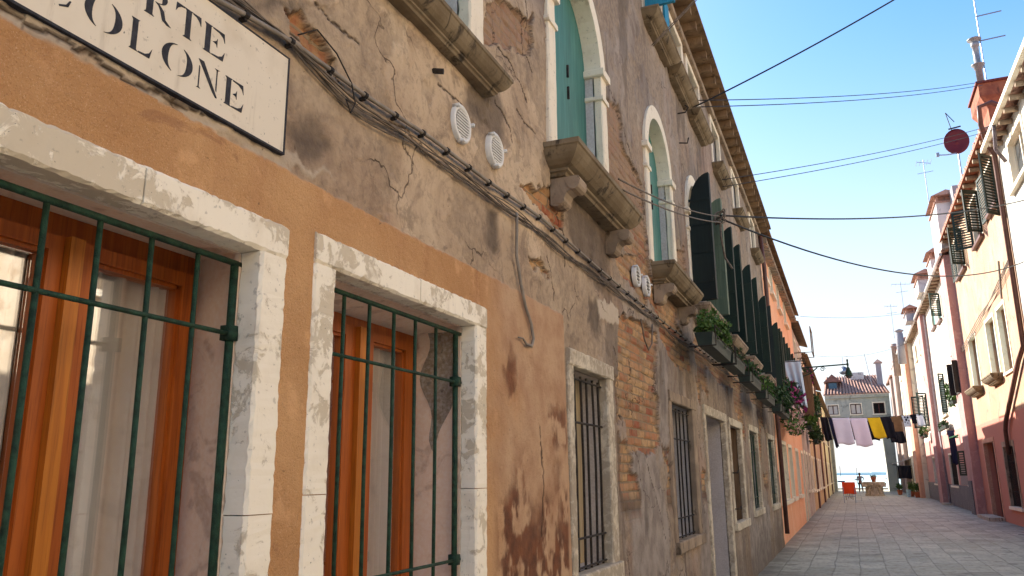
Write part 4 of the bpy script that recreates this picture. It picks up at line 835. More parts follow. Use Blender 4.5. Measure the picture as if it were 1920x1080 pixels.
# ------------------------------------------------------------------ hanging cloth helper
def cloth(name, m, label, cat, y, x0, x1, zt, L_, skew=0, amp=.05, wav=3, group=None, along='x', taper=1., fx=None, yoff=0):
    b_ = MB(); nu, nv = 22, 12; ph = random.random() * 6; G = []
    for th in (0, .012):
        for i in range(nu + 1):
            for j in range(nv + 1):
                u = i / nu; v = j / nv; c = x0 + (x1 - x0) * (.5 + (u - .5) * (1 + (taper - 1) * v)) + skew * v
                dd = amp * v ** .5 * math.sin(u * wav * 2 * math.pi + ph + v) + th; z = zt - L_ * v * (1 + .03 * math.sin(u * 7 + ph)) - .03 * math.sin(u * math.pi) * 0
                G.append((c, y + dd, z) if along == 'x' else (y + dd, c, z))
    n1 = (nu + 1) * (nv + 1); fs = []
    for i in range(nu):
        for j in range(nv):
            a = i * (nv + 1) + j; q = (a, a + 1, a + nv + 2, a + nv + 1); fs.append(q); fs.append(tuple(k_ + n1 for k_ in q[::-1]))
    for i in range(nu):
        for j in (0, nv):
            a = i * (nv + 1) + j; fs.append((a, a + nv + 1, a + nv + 1 + n1, a + n1))
    for j in range(nv):
        for i in (0, nu):
            a = i * (nv + 1) + j; fs.append((a, a + 1, a + 1 + n1, a + n1))
    b_.add(G, fs); return b_.solo(name, m, label, cat, group, smooth=True)
def shirt(m, label, y, xc, w_, zt, L_, group, skew=0):
    pl = [(-.5, 0), (-.18, 0), (0, -.05), (.18, 0), (.5, 0), (.62, -.34), (.44, -.40), (.40, -.28), (.42, -1), (-.42, -1), (-.40, -.28), (-.44, -.40), (-.62, -.34)]
    b_ = MB(); b_.prism([(xc + u * w_ + skew * -v, zt + v * L_) for u, v in pl], 'y', y, y + .02); return b_.solo('shirt', m, label, 'shirt', group)
# laundry across the street
YL = 56; GL = 'laundry hung on the line across the street'
def lz(x): t_ = (x + 1.75) / 5.9; return 5.22 - .14 * math.sin(math.pi * t_) - .02 * t_
MB().tube([(x, YL, lz(x)) for x in np.linspace(-1.75, 4.4, 24)], .012, 5).solo('clothes_line', M['black'], 'nearer clothes line stretched across the street', 'clothes line')
cloth('trousers', M['blackc'], 'black trousers at the left end of the laundry line', 'trousers', YL, -1.65, -1.2, lz(-1.4), 1.5, .2, .04, 2, GL)
cloth('trousers', M['navy'], 'dark navy garment between black trousers and the first white sheet', 'trousers', YL, -1.17, -.95, lz(-1.), 1.9, .3, .04, 1, GL)
cloth('sheet', M['sheetw'], 'lilac white sheet, left of the two hanging sheets', 'sheet', YL, -.93, .10, lz(-.4), 1.68, .2, .03, 1.2, GL)
cloth('sheet', M['sheetp'], 'pale pinkish sheet beside the yellow towel', 'sheet', YL, .13, 1.10, lz(.6), 1.78, .24, .03, 1.2, GL)
cloth('towel', M['towy'], 'bright yellow towel on the laundry line', 'towel', YL, 1.15, 1.88, lz(1.5), 1.3, .3, .03, 1, GL)
cloth('dress', M['blackc'], 'long black garment right of the yellow towel', 'clothing', YL, 1.9, 2.5, lz(2.2), 1.35, .25, .04, 1.5, GL)
shirt(M['brownc'], 'brown shirt hanging on the laundry line', YL, 2.83, .58, lz(2.8), .95, GL, .08)
shirt(M['clothw'], 'white shirt with blue print on the laundry line', YL, 3.36, .48, lz(3.3), .72, GL, .08)
b = MB()
for (u, v, r_) in ((-.08, -.12, .07), (.07, -.14, .08), (-.02, -.28, .09), (.12, -.34, .05), (-.1, -.42, .05), (.05, -.48, .04)): b.prism([(3.39 + u + r_ * math.cos(q) * .8, lz(3.3) + v + r_ * math.sin(q)) for q in np.linspace(0, 5.2, 6)], 'y', YL - .006, YL - .001)
b.build('print', M['navy'], bpy.data.objects['shirt.001'])
shirt(M['blackc'], 'small black top between two white shirts', YL, 3.78, .34, lz(3.7), .55, GL, .05)
cloth('shirt', M['clothw'], 'pale white shirt at the right end of the line', 'shirt', YL, 3.92, 4.35, lz(4.1), .72, .1, .04, 1, GL)
# second, darker line just behind
Y2 = 58.5; G2 = 'dark laundry on the line behind'
def lz2(x): t_ = (x + 1.75) / 5.9; return 5.18 - .18 * math.sin(math.pi * t_)
MB().tube([(x, Y2, lz2(x)) for x in np.linspace(-1.75, 4.4, 20)], .012, 5).solo('clothes_line', M['black'], 'second clothes line just behind the first', 'clothes line')
cloth('garment', M['blackc'], 'black garment glimpsed between the two white sheets', 'clothing', Y2, -.1, .6, lz2(.2), 1.25, .1, .04, 2, G2)
cloth('garment', M['blackc'], 'black garment glimpsed between pink sheet and yellow towel', 'clothing', Y2, .95, 1.7, lz2(1.3), 1.25, .15, .04, 2, G2)
cloth('garment', M['blackc'], 'black garment behind the brown shirt', 'clothing', Y2, 2.2, 3.1, lz2(2.5), 1.5, .3, .04, 2, G2)
# cloth on the left wall rack
b = MB(); b.tube([(X2, 23.6, 4.62), (X2 + .75, 23.6, 4.62)], .012, 5).tube([(X2, 23.0, 4.62), (X2 + .75, 23.0, 4.62)], .012, 5).tube([(X2 + .7, 23.0, 4.62), (X2 + .7, 23.6, 4.62)], .012, 5); b.solo('clothes_rack', M['iron'], 'wall mounted rack holding the white cloth near the lamp', 'clothes rack')
cloth('hanging_cloth', M['clothw'], 'white cloth hanging from the wall over the magenta flowers', 'cloth', 23.0, X2 + .05, X2 + .62, 4.64, 1.25, .22, .06, 3, taper=.5)
# street lamp on long bracket
LP = thing('wall_lamp', (-1.66, 26, 4.75), 'dark green wrought iron lantern on a long wall bracket', 'street lamp')
b = MB(); b.tube([(-1.66, 26, 4.78), (.16, 26, 4.83)], .022, 8); b.tube([(-1.66, 26, 4.35), (-.9, 26, 4.62), (-.7, 26, 4.78)], .018, 6)
def scroll(cx, cz, r_, n=18, tr=1.4): return [(cx + r_ * (1 - t_ * .75) * math.cos(t_ * 2 * math.pi * tr), 26, cz + r_ * (1 - t_ * .75) * math.sin(t_ * 2 * math.pi * tr)) for t_ in np.linspace(0, 1, n)]
for cx, cz, r_ in ((-1.3, 4.66, .1), (-.55, 4.72, .075), (-.98, 4.69, .08), (-1.5, 4.55, .08)): b.tube(scroll(cx, cz, r_), .011, 5)
b.build('bracket', M['green'], LP)
b = MB(); b.lathe((.16, 26, 4.83), [(.012, .16), (.03, .12), (.02, .05), (.035, 0), (.02, -.08), (.05, -.12), (.06, -.18), (.085, -.22), (.10, -.32), (.12, -.33), (.12, -.35)], 12); b.build('lantern_hood', M['green'], LP, True)
MB().lathe((.16, 26, 4.5), [(.09, -.02), (.085, -.05), (.05, -.09), (.01, -.1)], 12).build('lantern_glass', M['pane'], LP, True)
# ================================================================== RIGHT SIDE
XR = 4.6
def rhouse(name, y0, y1, X, ze, m, label, holes, over=.35, cat='house', slope=.3, depth=.3):
    H = thing(name, (X, y0, 0), label, cat); wall(H, -1, X, y0, y1, 0, ze, holes, m, depth=depth); roof(H, -1, X, y0, y1, ze + .02, over=over, run=4, slope=slope); return H
RB = rhouse('pale_brick_house', -8, 13.5, 5.6, 7.2, stucco('pale_brick', S(232, 214, 184), S(218, 196, 162), S(196, 168, 132), 3, .3), 'pale stone house opposite the barred windows', [(3, 4, 4.2, 5.8), (7, 8, 4.2, 5.8), (10, 11, 4.2, 5.8)])  # outside the frame; wall brightened and eave lowered to bring in more light
for a in (3, 7, 10): win(RB, -1, 5.6, a, a + 1, 4.2, 5.8)
b = MB(); b.tube([(5.5, 8.9, 0), (5.5, 8.9, 7.1)], .06, 8); b.split('drainpipe', M['pipegrey'], RB)
R0 = rhouse('pale_grey_house', 13.5, 24.55, XR, 10.42, M['greyR'], 'pale grey house with white gutter at the top right edge', [(21.4, 23.2, 8.75, 10.0), (16, 17.2, 4.5, 6.3)], .3)
win(R0, -1, XR, 21.4, 23.2, 8.75, 10.0, tw=.14, depth=.15, sill=.12); win(R0, -1, XR, 16, 17.2, 4.5, 6.3)
MB().box(4.2, 4.32, 13.5, 24.6, 10.38, 10.5).build('gutter', M['white2'], R0)
b = MB(); y = 14
while y < 24.4: b.tube([(4.3, y, 10.3), (4.65, y, 10.3)], .07, 8); y += .75
b.split('rafter_end', M['corbel'], R0); b = MB(); b.tube([(4.25, 22.6, 10.4), (4.3, 23.1, 9.9), (4.52, 23.3, 9.6)], .05, 8); b.build('waste_pipe', M['pipegrey'], R0, True)
# salmon house
rw = [(32.9, 35, 9.05, 10.55), (28.5, 30.2, 9.05, 10.55), (25.4, 26.9, 9.2, 10.5), (33.1, 35, 4.66, 6.55), (29.0, 30.65, 4.66, 6.5), (26.95, 28.3, 4.55, 6.5), (32.5, 34.9, 0, 2.68), (28.9, 30.7, .55, 2.42)]
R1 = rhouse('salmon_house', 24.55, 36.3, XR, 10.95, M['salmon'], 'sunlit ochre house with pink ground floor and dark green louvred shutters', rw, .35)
def louvre(H, x0, y0, x1, y1, z0, z1, m='dgreen', label=None):
    """louvred leaf standing between two plan points"""
    a = Vector((x0, y0, 0)); c = Vector((x1, y1, 0)); d = (c - a); L_ = d.length; d.normalize(); nn = Vector((-d.y, d.x, 0)) * .02; b_ = MB()
    def bar(u0, u1, za, zb, k_=1.): p = a + d * u0; q = a + d * u1; n_ = nn * k_; b_.hexa([p - n_ + Vector((0, 0, za)), q - n_ + Vector((0, 0, za)), q + n_ + Vector((0, 0, za)), p + n_ + Vector((0, 0, za))], [p - n_ + Vector((0, 0, zb)), q - n_ + Vector((0, 0, zb)), q + n_ + Vector((0, 0, zb)), p + n_ + Vector((0, 0, zb))])
    bar(0, .07, z0, z1); bar(L_ - .07, L_, z0, z1); bar(.07, L_ - .07, z0, z0 + .08); bar(.07, L_ - .07, z1 - .08, z1); z = z0 + .1
    while z < z1 - .1: bar(.07, L_ - .07, z, z + .045, .6); z += .09
    return b_.build('shutter', M[m], H, label=label)
for h in rw[:3]:
    W = win(R1, -1, XR, *h, tw=.07, pane='dgreen', sill=.13, depth=.2, sillm=M['pipe'])
louvre(R1, XR - .04, 25.3, XR - .42, 24.85, 8.7, 10.5); louvre(R1, XR - .04, 27.0, XR - .10, 27.75, 9.15, 10.6)
louvre(R1, XR - .03, 30.3, XR - .55, 30.6, 9.1, 10.5); louvre(R1, XR - .03, 28.4, XR - .5, 28.1, 9.1, 10.5); louvre(R1, XR - .03, 32.8, XR - .5, 32.5, 9.1, 10.5); louvre(R1, XR - .04, 35.05, XR - .08, 36.0, 9.1, 10.5)
for i, h in enumerate(rw[3:6]):
    W = win(R1, -1, XR, *h, tw=.09, pane='pane', sill=0, depth=.3)
    MB().box(XR + .2, XR + .27, h[0] + .02, h[0] + (h[1] - h[0]) * .98, h[2], h[3]).build('shutter', stucco('grey_green_shutter' + str(i), S(150, 168, 158), S(136, 154, 146), None, 2, .1), W)
    if i < 2:
        s2 = MB(); stacksill(s2, XR, -1, h[0] - .2, h[1] + .2, 4.66, [(x * 1.5, z * 1.4) for x, z in PROF]); s2.build('sill', M['sill'], W)
    else: MB().box(XR + .02, XR - .06, h[0] - .1, h[1] + .1, h[2] - .07, h[2]).build('sill', M['white2'], W)
W = win(R1, -1, XR, *rw[6], tw=.14, pane='redwood', sill=0, depth=.28, tm=M['orangepil'], name='door'); MB().box(XR + .24, XR + .25, 32.8, 33.6, .2, 1.0).build('door_patch', M['white'], W)
win(R1, -1, XR, *rw[7], tw=.16, pane='dark', bars=2, sill=.06, tm=M['corbel'])  # dark sheet behind the bars stands in for the unlit inside
b = MB(); b.box(4.22, 4.62, 24.6, 36.3, 10.9, 10.955); b.build('eave_boards', plain('red_brown_eave', S(150, 92, 70), .8), R1)
b = MB(); y = 24.9
while y < 36: b.tube([(4.27, y, 10.83), (4.62, y, 10.83)], .075, 8); y += .78
b.split('rafter_end', M['corbel'], R1)
b = MB(); b.tube([(4.9, 23.9, 11.3), (4.45, 23.6, 11.45), (4.15, 23.55, 11.35), (4.15, 23.7, 10.9), (4.28, 24.1, 10.5), (4.5, 24.45, 10.25), (4.52, 24.6, 9.9), (4.52, 24.75, 4.9), (4.5, 25.6, 4.6), (4.5, 28.9, 3.15), (4.5, 29.2, 2.9), (4.5, 29.25, 2.15)], .065, 10)
b.split('drainpipe', M['pipe'], R1, True)
b = MB(); b.tube([(4.56, 24.95, 9.9), (4.56, 24.95, 4.9)], .03, 6); b.build('thin_pipe', M['orangepil'], R1)
# white house with pink pilasters
h2 = [(42.2, 43.6, 8.75, 9.85), (45, 46.6, 8.9, 9.85), (45.0, 47.4, 4.45, 6.3), (54, 55.5, 8.8, 9.8), (57.6, 59, 8.8, 9.8), (44.2, 47.2, 1.0, 2.5), (54, 56.5, 1.0, 2.5), (39.0, 40.3, 1.1, 2.3), (55.3, 57, 4.3, 6.3)]
R2 = rhouse('white_pink_house', 36.3, 61.2, XR, 10.45, M['whitepink'], 'white house with pink pilasters and pink ground floor on the right', h2, .35)
for i, h in enumerate(h2): win(R2, -1, XR, *h, tw=.08, pane='teal' if i < 2 else 'dgreen' if i in (2, 8) else 'pane', sill=.12 if h[2] > 3 else .08, sillm=M['pipe'] if i < 2 else None, depth=.08 if i < 3 else .25, bars=2 if i in (5,) else 0)
b = MB(); b.box(XR - .30, XR, 36.4, 38.2, 0, 10.4).box(XR - .3, XR, 49.7, 51.6, 0, 10.4); b.split('pilaster', M['pinkpil'], R2)
b = MB(); b.box(XR - .05, XR - .001, 38.22, 49.68, 0, 1.05).box(XR - .05, XR - .001, 51.62, 61.2, 0, 1.05).box(XR - .34, XR - .301, 37.0, 38.0, 0, 1.3); b.build('dado', M['dado'], R2)
MB().box(XR - .03, XR - .001, 40.4, 43.2, 1.07, 2.0).build('bare_patch', stucco('grey_render_patch', S(120, 104, 100), S(132, 112, 106), None, 2, .2), R2)
MB().box(XR - .55, XR - .31, 37.9, 38.02, 4.75, 6.05).box(XR - .5, XR - .31, 36.5, 36.6, 4.75, 6.05).box(XR - .33, XR - .302, 36.6, 37.9, 4.75, 6.05).build('dark_shutter', M['iron'], R2)
louvre(R2, XR - .03, 41.9, XR - .5, 41.6, 8.8, 9.9); louvre(R2, XR - .03, 44.6, XR - .3, 44.4, 4.5, 6.4); louvre(R2, XR - .03, 55.2, XR - .6, 54.6, 4.4, 6.4, 'dgreen'); louvre(R2, XR - .03, 57.2, XR - .7, 57.6, 4.4, 6.4, 'dgreen')
louvre(R2, XR - .30, 38.2, XR - .5, 38.7, 1.5, 2.5)
b = MB(); y = 36.6
while y < 61: b.tube([(4.27, y, 10.34), (4.62, y, 10.34)], .07, 8); y += .8
b.split('rafter_end', M['corbel'], R2); b = MB(); b.tube([(4.2, 36.3, 10.42), (4.2, 61.2, 10.42)], .07, 8); b.build('gutter', M['chimwhite'], R2)
b = MB(); b.tube([(4.5, 49.4, 10.2), (4.5, 49.3, 3.8), (4.48, 48.6, 2.6), (4.5, 48.4, .1)], .06, 8).tube([(4.5, 38.9, 3.4), (4.5, 38.9, 1.9)], .04, 6); b.split('drainpipe', M['pipegrey'], R2)
# farther right houses
R3 = rhouse('cream_pilaster_house', 61.2, 78, 4.3, 10.6, M['creamR'], 'cream house with orange and brown pilasters far on the right', [(66.5, 67.6, 6.0, 8.0), (71, 72, 6.0, 8.0), (66.5, 67.6, 8.9, 9.8), (71, 72, 8.9, 9.8), (68, 69.3, 1, 2.4)], .35)
for h in ((66.5, 67.6, 6.0, 8.0), (71, 72, 6.0, 8.0), (66.5, 67.6, 8.9, 9.8), (71, 72, 8.9, 9.8), (68, 69.3, 1, 2.4)): win(R3, -1, 4.3, *h)
MB().box(4.02, 4.3, 61.3, 64.5, 0, 10.4).split('pilaster', M['orangepil'], R3); MB().box(3.98, 4.3, 74, 77.4, 0, 10.5).split('pilaster', M['brownpil'], R3)
MB().tube([(3.98, 61.2, 10.55), (3.98, 78, 10.55)], .07, 8).build('gutter', M['chimwhite'], R3)
b = MB(); y = 61.6
while y < 78: b.tube([(3.98, y, 10.45), (4.3, y, 10.45)], .07, 8); y += .8
b.split('rafter_end', M['corbel'], R3)
R4 = rhouse('narrow_grey_house', 78, 86.5, 4.08, 9.9, M['greyR'], 'narrow grey house beside the bright gap at the end of the street', [(80, 81, 4.5, 6)], .3); win(R4, -1, 4.08, 80, 81, 4.5, 6)
MB().box(3.82, 4.08, 78.2, 80, 0, 9.8).split('pilaster', M['brownpil'], R4)
# chimneys: (house, Y0, Y1, X0, X1, ztop, kind)
def chim(H, y0, y1, x0, x1, zt, m, cap='slab', zb=10.6, label=None):
    b_ = MB(); b_.box(x0, x1, y0, y1, zb, zt - .35); C_ = b_.build('chimney', m, H, label=label)
    k_ = MB()
    if cap == 'slab':
        for (xx, yy) in ((x0, y0), (x1 - .1, y0), (x0, y1 - .12), (x1 - .1, y1 - .12)): k_.box(xx + .005, xx + .095, yy + .005, yy + .115, zt - .35, zt - .12)
        k_.box(x0 + .12, x1 - .12, y0 + .14, y1 - .14, zt - .35, zt - .12); k_.box(x0 - .06, x1 + .06, y0 - .06, y1 + .06, zt - .4, zt - .352)
    xm = (x0 + x1) / 2; e = .16; zz = zt - .12
    k_.add([(x0 - e, y0 - e, zz), (x1 + e, y0 - e, zz), (x1 + e, y1 + e, zz), (x0 - e, y1 + e, zz), (xm, y0 - e, zz + .22), (xm, y1 + e, zz + .22)], [(0, 3, 2, 1), (0, 1, 4), (2, 3, 5), (1, 2, 5, 4), (3, 0, 4, 5)])
    k_.build('cap', M['tile'], C_); return C_
# big brick chimney widening upwards
c1 = thing('brick_chimney', (4.95, 26.5, 10.9), 'tall red brick chimney with steel flue rising from the sunlit ochre house', 'chimney')
b = MB(); x0, x1, y0, y1 = 4.66, 5.3, 25.7, 27.3
b.box(x0 + .12, x1 - .08, y0 + .12, y1 - .12, 10.8, 12.2); b.hexa([(x0 + .12, y0 + .12, 12.2), (x1 - .08, y0 + .12, 12.2), (x1 - .08, y1 - .12, 12.2), (x0 + .12, y1 - .12, 12.2)], [(x0 - .08, y0 - .05, 12.55), (x1 + .05, y0 - .05, 12.55), (x1 + .05, y1 + .05, 12.55), (x0 - .08, y1 + .05, 12.55)]); b.box(x0 - .08, x1 + .05, y0 - .05, y1 + .05, 12.55, 12.95)
b.build('shaft', M['brickred'], c1); MB().box(x0 - .14, x1 + .1, y0 - .1, y1 + .1, 12.95, 13.02).build('cap', plain('dark_red_cap', S(110, 52, 44), .8), c1)
b = MB(); fxx, fy = 4.80, 26.4; b.lathe((fxx, fy, 13.02), [(.1, 0), (.1, .75), (.13, .76), (.13, .86), (.19, .88), (.19, .9), (.09, .92), (.09, 1.5), (.12, 1.52), (.12, 1.64), (.085, 1.66), (.085, 1.72), (.2, 1.74), (.2, 1.77), (.02, 1.82)], 16); b.build('flue', M['steel'], c1, True)
chim(R1, 36.0, 38.6, 4.26, 5.08, 12.95, M['chimwhite'], label='big whitewashed chimney with grey side')
MB().box(4.8, 5.4, 35.0, 35.95, 10.7, 12.9).build('chimney', M['chimgrey'], R1)
chim(R2, 40, 41.6, 4.2, 4.6, 11.55, M['chimwhite'], zb=10.5); chim(R2, 44, 46, 3.93, 4.7, 11.5, M['chimwhite'], zb=10.45); chim(R2, 52, 53.7, 3.8, 4.3, 11.25, M['chimgrey'], zb=10.4)
b = MB(); b.lathe((3.85, 60.5, 8.9), [(.26, 0), (.24, 2.1), (.2, 2.12), (.2, 2.2), (.3, 2.25), (.3, 2.3), (.05, 2.42)], 14); C_ = b.build('chimney', M['chimgrey'], R2, True)
b = MB(); b.lathe((3.9, 68, 8.9), [(.26, 0), (.25, 2.2), (.33, 2.24), (.33, 2.3), (.26, 2.34), (.3, 2.45), (.1, 2.5)], 14); b.build('chimney', M['brownpil'], R3, True)
# satellite dish, antennas
SD = thing('satellite_dish', (4.75, 31, 11), 'dark red satellite dish mounted above the ochre house', 'satellite dish')
b = MB(); n = 24; vs = [(4.62, 31.02, 13.15)]; fs = []; nrm = Vector((-.1, -1, .1)).normalized(); ux = nrm.cross(Vector((0, 0, 1))).normalized(); uz = ux.cross(nrm)
cpos = Vector((4.60, 31, 13.25)); vs = []
for ri in range(5):
    r_ = .48 * ri / 4
    for i in range(n): q = 2 * math.pi * i / n; vs.append(cpos + ux * r_ * .86 * math.cos(q) + uz * r_ * 1.05 * math.sin(q) + nrm * (-.10 * (1 - (ri / 4) ** 2)))
for ri in range(4):
    for i in range(n): fs.append((ri * n + i, ri * n + (i + 1) % n, (ri + 1) * n + (i + 1) % n, (ri + 1) * n + i))
b.add(vs, fs); o = b.build('dish', M['dish'], SD, True); md = o.modifiers.new('thick', 'SOLIDIFY'); md.thickness = .02
MB().tube([(4.62, 31.1, 10.9), (4.62, 31.1, 13.2)], .03, 6).build('pole', M['alu'], SD); b = MB(); b.tube([(4.6, 31, 12.8), (4.2, 30.8, 12.72), (3.9, 30.7, 12.72)], .022, 6); b.box(3.86, 3.96, 30.65, 30.75, 12.67, 12.8); b.build('feed_arm', M['alu'], SD)
b = MB(); b.tube([(4.5, 31, 13.7), (4.38, 31, 14.4)], .015, 5).tube([(4.38, 31, 14.4), (4.62, 31, 14.0)], .015, 5).tube([(4.4, 31, 13.75), (4.8, 31, 13.8)], .03, 5); b.build('small_aerial', M['iron'], SD)
b = MB(); b.tube([(4.97, 26.5, 13.02), (4.99, 26.5, 16.6)], .02, 6)
for zz in (14.75, 15.6, 16.3): b.tube([(4.96, 26.5, zz), (5.65, 26.4, zz - .02)], .022, 6)
b.solo('roof_antenna', M['alu'], 'tall antenna mast with three long side arms beside the steel flue', 'antenna')
def yagi(x, y, z0, z1, label, L_=.6, n=5, dx=1.):
    b_ = MB(); b_.tube([(x, y, z0), (x, y, z1)], .018, 5); z = z1 - .15; b_.tube([(x - L_ * dx, y - .2, z), (x + L_ * dx, y + .2, z)], .014, 5)
    for i in range(n): u = -L_ + 2 * L_ * i / (n - 1); b_.tube([(x + u * dx, y - .35, z), (x + u * dx, y + .35, z)], .009, 4); 
    b_.tube([(x - .3, y, z - .5), (x + .35, y, z - .45)], .012, 5); return b_.solo('roof_antenna', M['alu'], label, 'antenna')
yagi(4.35, 39, 10.8, 15.6, 'thin tall antenna beside the whitewashed chimney', .3); yagi(3.75, 52.5, 10.6, 12.9, 'small antenna above the grey chimney on the white house', .5); yagi(3.5, 60, 10.6, 13.0, 'low antenna pair farthest along the right roofs', .4)
# details on the right
b = MB()
for k_ in range(3): b.tube([(4.5, 24.9, 7.2 + k_ * .05), (4.52, 27, 6.95 + k_ * .08), (4.52, 31, 6.85 - k_ * .1), (4.52, 36.2, 6.5 - k_ * .08), (4.25, 38.4, 6.4)], .014, 5)
b.tube([(4.5, 26.2, 7.6), (4.45, 26.3, 6.5)], .03, 6); b.solo('cables', M['cable'], 'thin cables running along the sunlit ochre wall', 'cables')
cloth('banner', M['greenc'], 'faded green cloth hanging high on the white house', 'cloth', 51.9, 4.28, 4.78, 7.1, 1.4, .1, .03, 1)
planter(4.2, 54, 56.5, 3.7, 'dark plants with white flowers on the pink pilaster side of the white house', 'leaf', .35, 900, 'pinkfl', 200, wx=.2, sz=.09); planter(4.35, 43.5, 47, 3.7, 'low planter row at the edge of sun on the white house', 'leaf2', .18, 500, 'pinkfl', 60, wx=.12, sz=.07)
planter(4.3, 39.0, 40.6, 4.5, 'spiky green pot plant on a ledge of the white house', 'leaf', .6, 500, None, wx=.15, sz=.1)
cloth('shirt', M['clothw'], 'small white cloth hanging among plants on the white house', 'cloth', 54.5, 3.85, 4.2, 5.0, .6, .1, .05, 1)
cloth('hanging_garment', M['navy'], 'dark navy garment hanging on the pink wall', 'clothing', 41.9, 4.15, 4.42, 3.5, 1.5, .05, .04, 1)
MB().tube([(4.58, 42, 3.2), (4.2, 42, 3.15), (4.2, 38.6, 3.15)], .035, 6).solo('green_rod', plain('green_rod_paint', S(30, 110, 60), .6), 'green horizontal clothes rod on the pink wall', 'rod')
AW = thing('awning', (4, 72, 2.4), 'small grey awning over dark clothes and plants on the right', 'awning'); MB().hexa([(3.0, 71.5, 2.35), (4.5, 71.5, 2.8), (4.5, 75, 2.8), (3.0, 75, 2.35)], [(3.0, 71.5, 2.39), (4.5, 71.5, 2.84), (4.5, 75, 2.84), (3.0, 75, 2.39)]).build('canopy', M['chimgrey'], AW); b = MB()
for yy in (71.5, 75): b.tube([(3.02, yy, 2.36), (4.48, yy, 1.9)], .02, 5)
b.build('frame', M['iron'], AW)
RK = thing('garment_rack', (3.6, 69, 0), 'rack hung with a dark garment near the awning', 'clothes rack'); b = MB(); b.tube([(3.1, 69, 0), (3.1, 69, 2.2), (4.15, 69, 2.2), (4.15, 69, 0)], .02, 6); b.build('frame', M['iron'], RK)
cloth('coat', M['blackc'], 'black coat hanging from the rack by the awning', 'coat', 69.05, 3.15, 4.1, 2.18, .95, 0, .06, 2)
for i, (x, y, h_, lb) in enumerate(((3.9, 62.5, .7, 'leafy pot plant nearest in the row by the right wall'), (3.7, 65, .8, 'taller leafy pot plant before the garment rack'), (3.2, 70.5, .6, 'small pot plant under the awning'))):
    P = thing('potted_plant', (x, y, 0), lb, 'potted plant', 'potted plants by the right wall'); MB().lathe((x, y, 0), [(.14, 0), (.2, .32), (.22, .33), (.22, .37)], 12).build('pot', M['terra'], P); b = MB(); leaves(b, (x, y, .37 + h_ * .4), (.28, .28, h_ * .5), 260, .08); b.build('foliage', M['leaf'], P)
MB().lathe((3.45, 64, 0), [(.12, 0), (.16, .5), (.17, .5)], 14).solo('bucket', plain('pale_blue_plastic', S(170, 210, 226), .4), 'pale blue bucket between the pot plants', 'bucket')
# ================================================================== end building with wide portal
YE = 84; XE0, XE1 = -1.86, 3.84
E_ = thing('portal_building', (1, YE, 0), 'grey green house with tiled roof spanning a wide open portal at the street end', 'house')
hs = [(-1.66, -.74, 7.2, 8.08), (.36, 1.30, 7.18, 8.14), (2.38, 3.34, 7.15, 8.16), (-1.5, 2.95, 0, 4.95)]
b = MB(); xs_ = sorted({XE0, XE1, *[c for h in hs for c in h[:2]]}); zs_ = sorted({0, 9.0, *[c for h in hs for c in h[2:]]})
for a, c in zip(xs_[:-1], xs_[1:]):
    for d, e in zip(zs_[:-1], zs_[1:]):
        if any(h[0] < (a + c) / 2 < h[1] and h[2] < (d + e) / 2 < h[3] for h in hs): continue
        b.add([(a, YE, d), (c, YE, d), (c, YE, e), (a, YE, e)], [(0, 1, 2, 3)])
for h in hs[:3]:
    for q in (h[0], h[1]): b.add([(q, YE, h[2]), (q, YE, h[3]), (q, YE + .25, h[3]), (q, YE + .25, h[2])], [(0, 1, 2, 3)])
    b.add([(h[0], YE, h[3]), (h[1], YE, h[3]), (h[1], YE + .25, h[3]), (h[0], YE + .25, h[3])], [(0, 1, 2, 3)])
b.box(XE0, -1.5, YE + .01, YE + 3, 0, 4.95).box(2.95, XE1, YE + .01, YE + 3, 0, 4.95).box(XE0, XE1, YE + .35, YE + 3, 4.95, 9.0).box(XE0, XE1, YE + .005, YE + .35, 4.95, 5.1)
b.build('wall', M['endwall'], E_)
b = MB(); b.box(-1.6, -1.5, YE - .04, YE - .002, 0, 4.95).box(2.95, 3.1, YE - .04, YE - .002, 0, 4.95).box(-1.6, 3.1, YE - .05, YE - .001, 4.95, 5.15).box(XE0, XE1, YE - .10, YE - .001, 6.35, 6.5).box(XE0, XE1, YE - .18, YE - .001, 8.72, 9.0); b.build('stone_band', M['endwall'], E_)
for h in hs[:3]:
    f = MB(); w_ = .1; f.box(h[0] - w_, h[0], YE - .03, YE + .2, h[2], h[3]).box(h[1], h[1] + w_, YE - .03, YE + .2, h[2], h[3]).box(h[0] - w_, h[1] + w_, YE - .03, YE + .2, h[3], h[3] + w_).box(h[0] - w_ - .04, h[1] + w_ + .04, YE - .08, YE + .2, h[2] - .12, h[2]); W = f.build('window', M['white2'], E_)
    MB().box(h[0], h[1], YE + .15, YE + .18, h[2], h[3]).build('pane', M['curtain'] if h[0] < 1 else M['dark'], W)
    f = MB(); xm = (h[0] + h[1]) / 2; f.box(xm - .04, xm + .04, YE + .097, YE + .149, h[2], h[3]).box(h[0], h[0] + .06, YE + .1, YE + .149, h[2], h[3]).box(h[1] - .06, h[1], YE + .1, YE + .149, h[2], h[3]).box(h[0], h[1], YE + .103, YE + .148, h[3] - .07, h[3]).box(h[0], h[1], YE + .103, YE + .148, h[2], h[2] + .07); f.build('sash', M['redwood'], W)
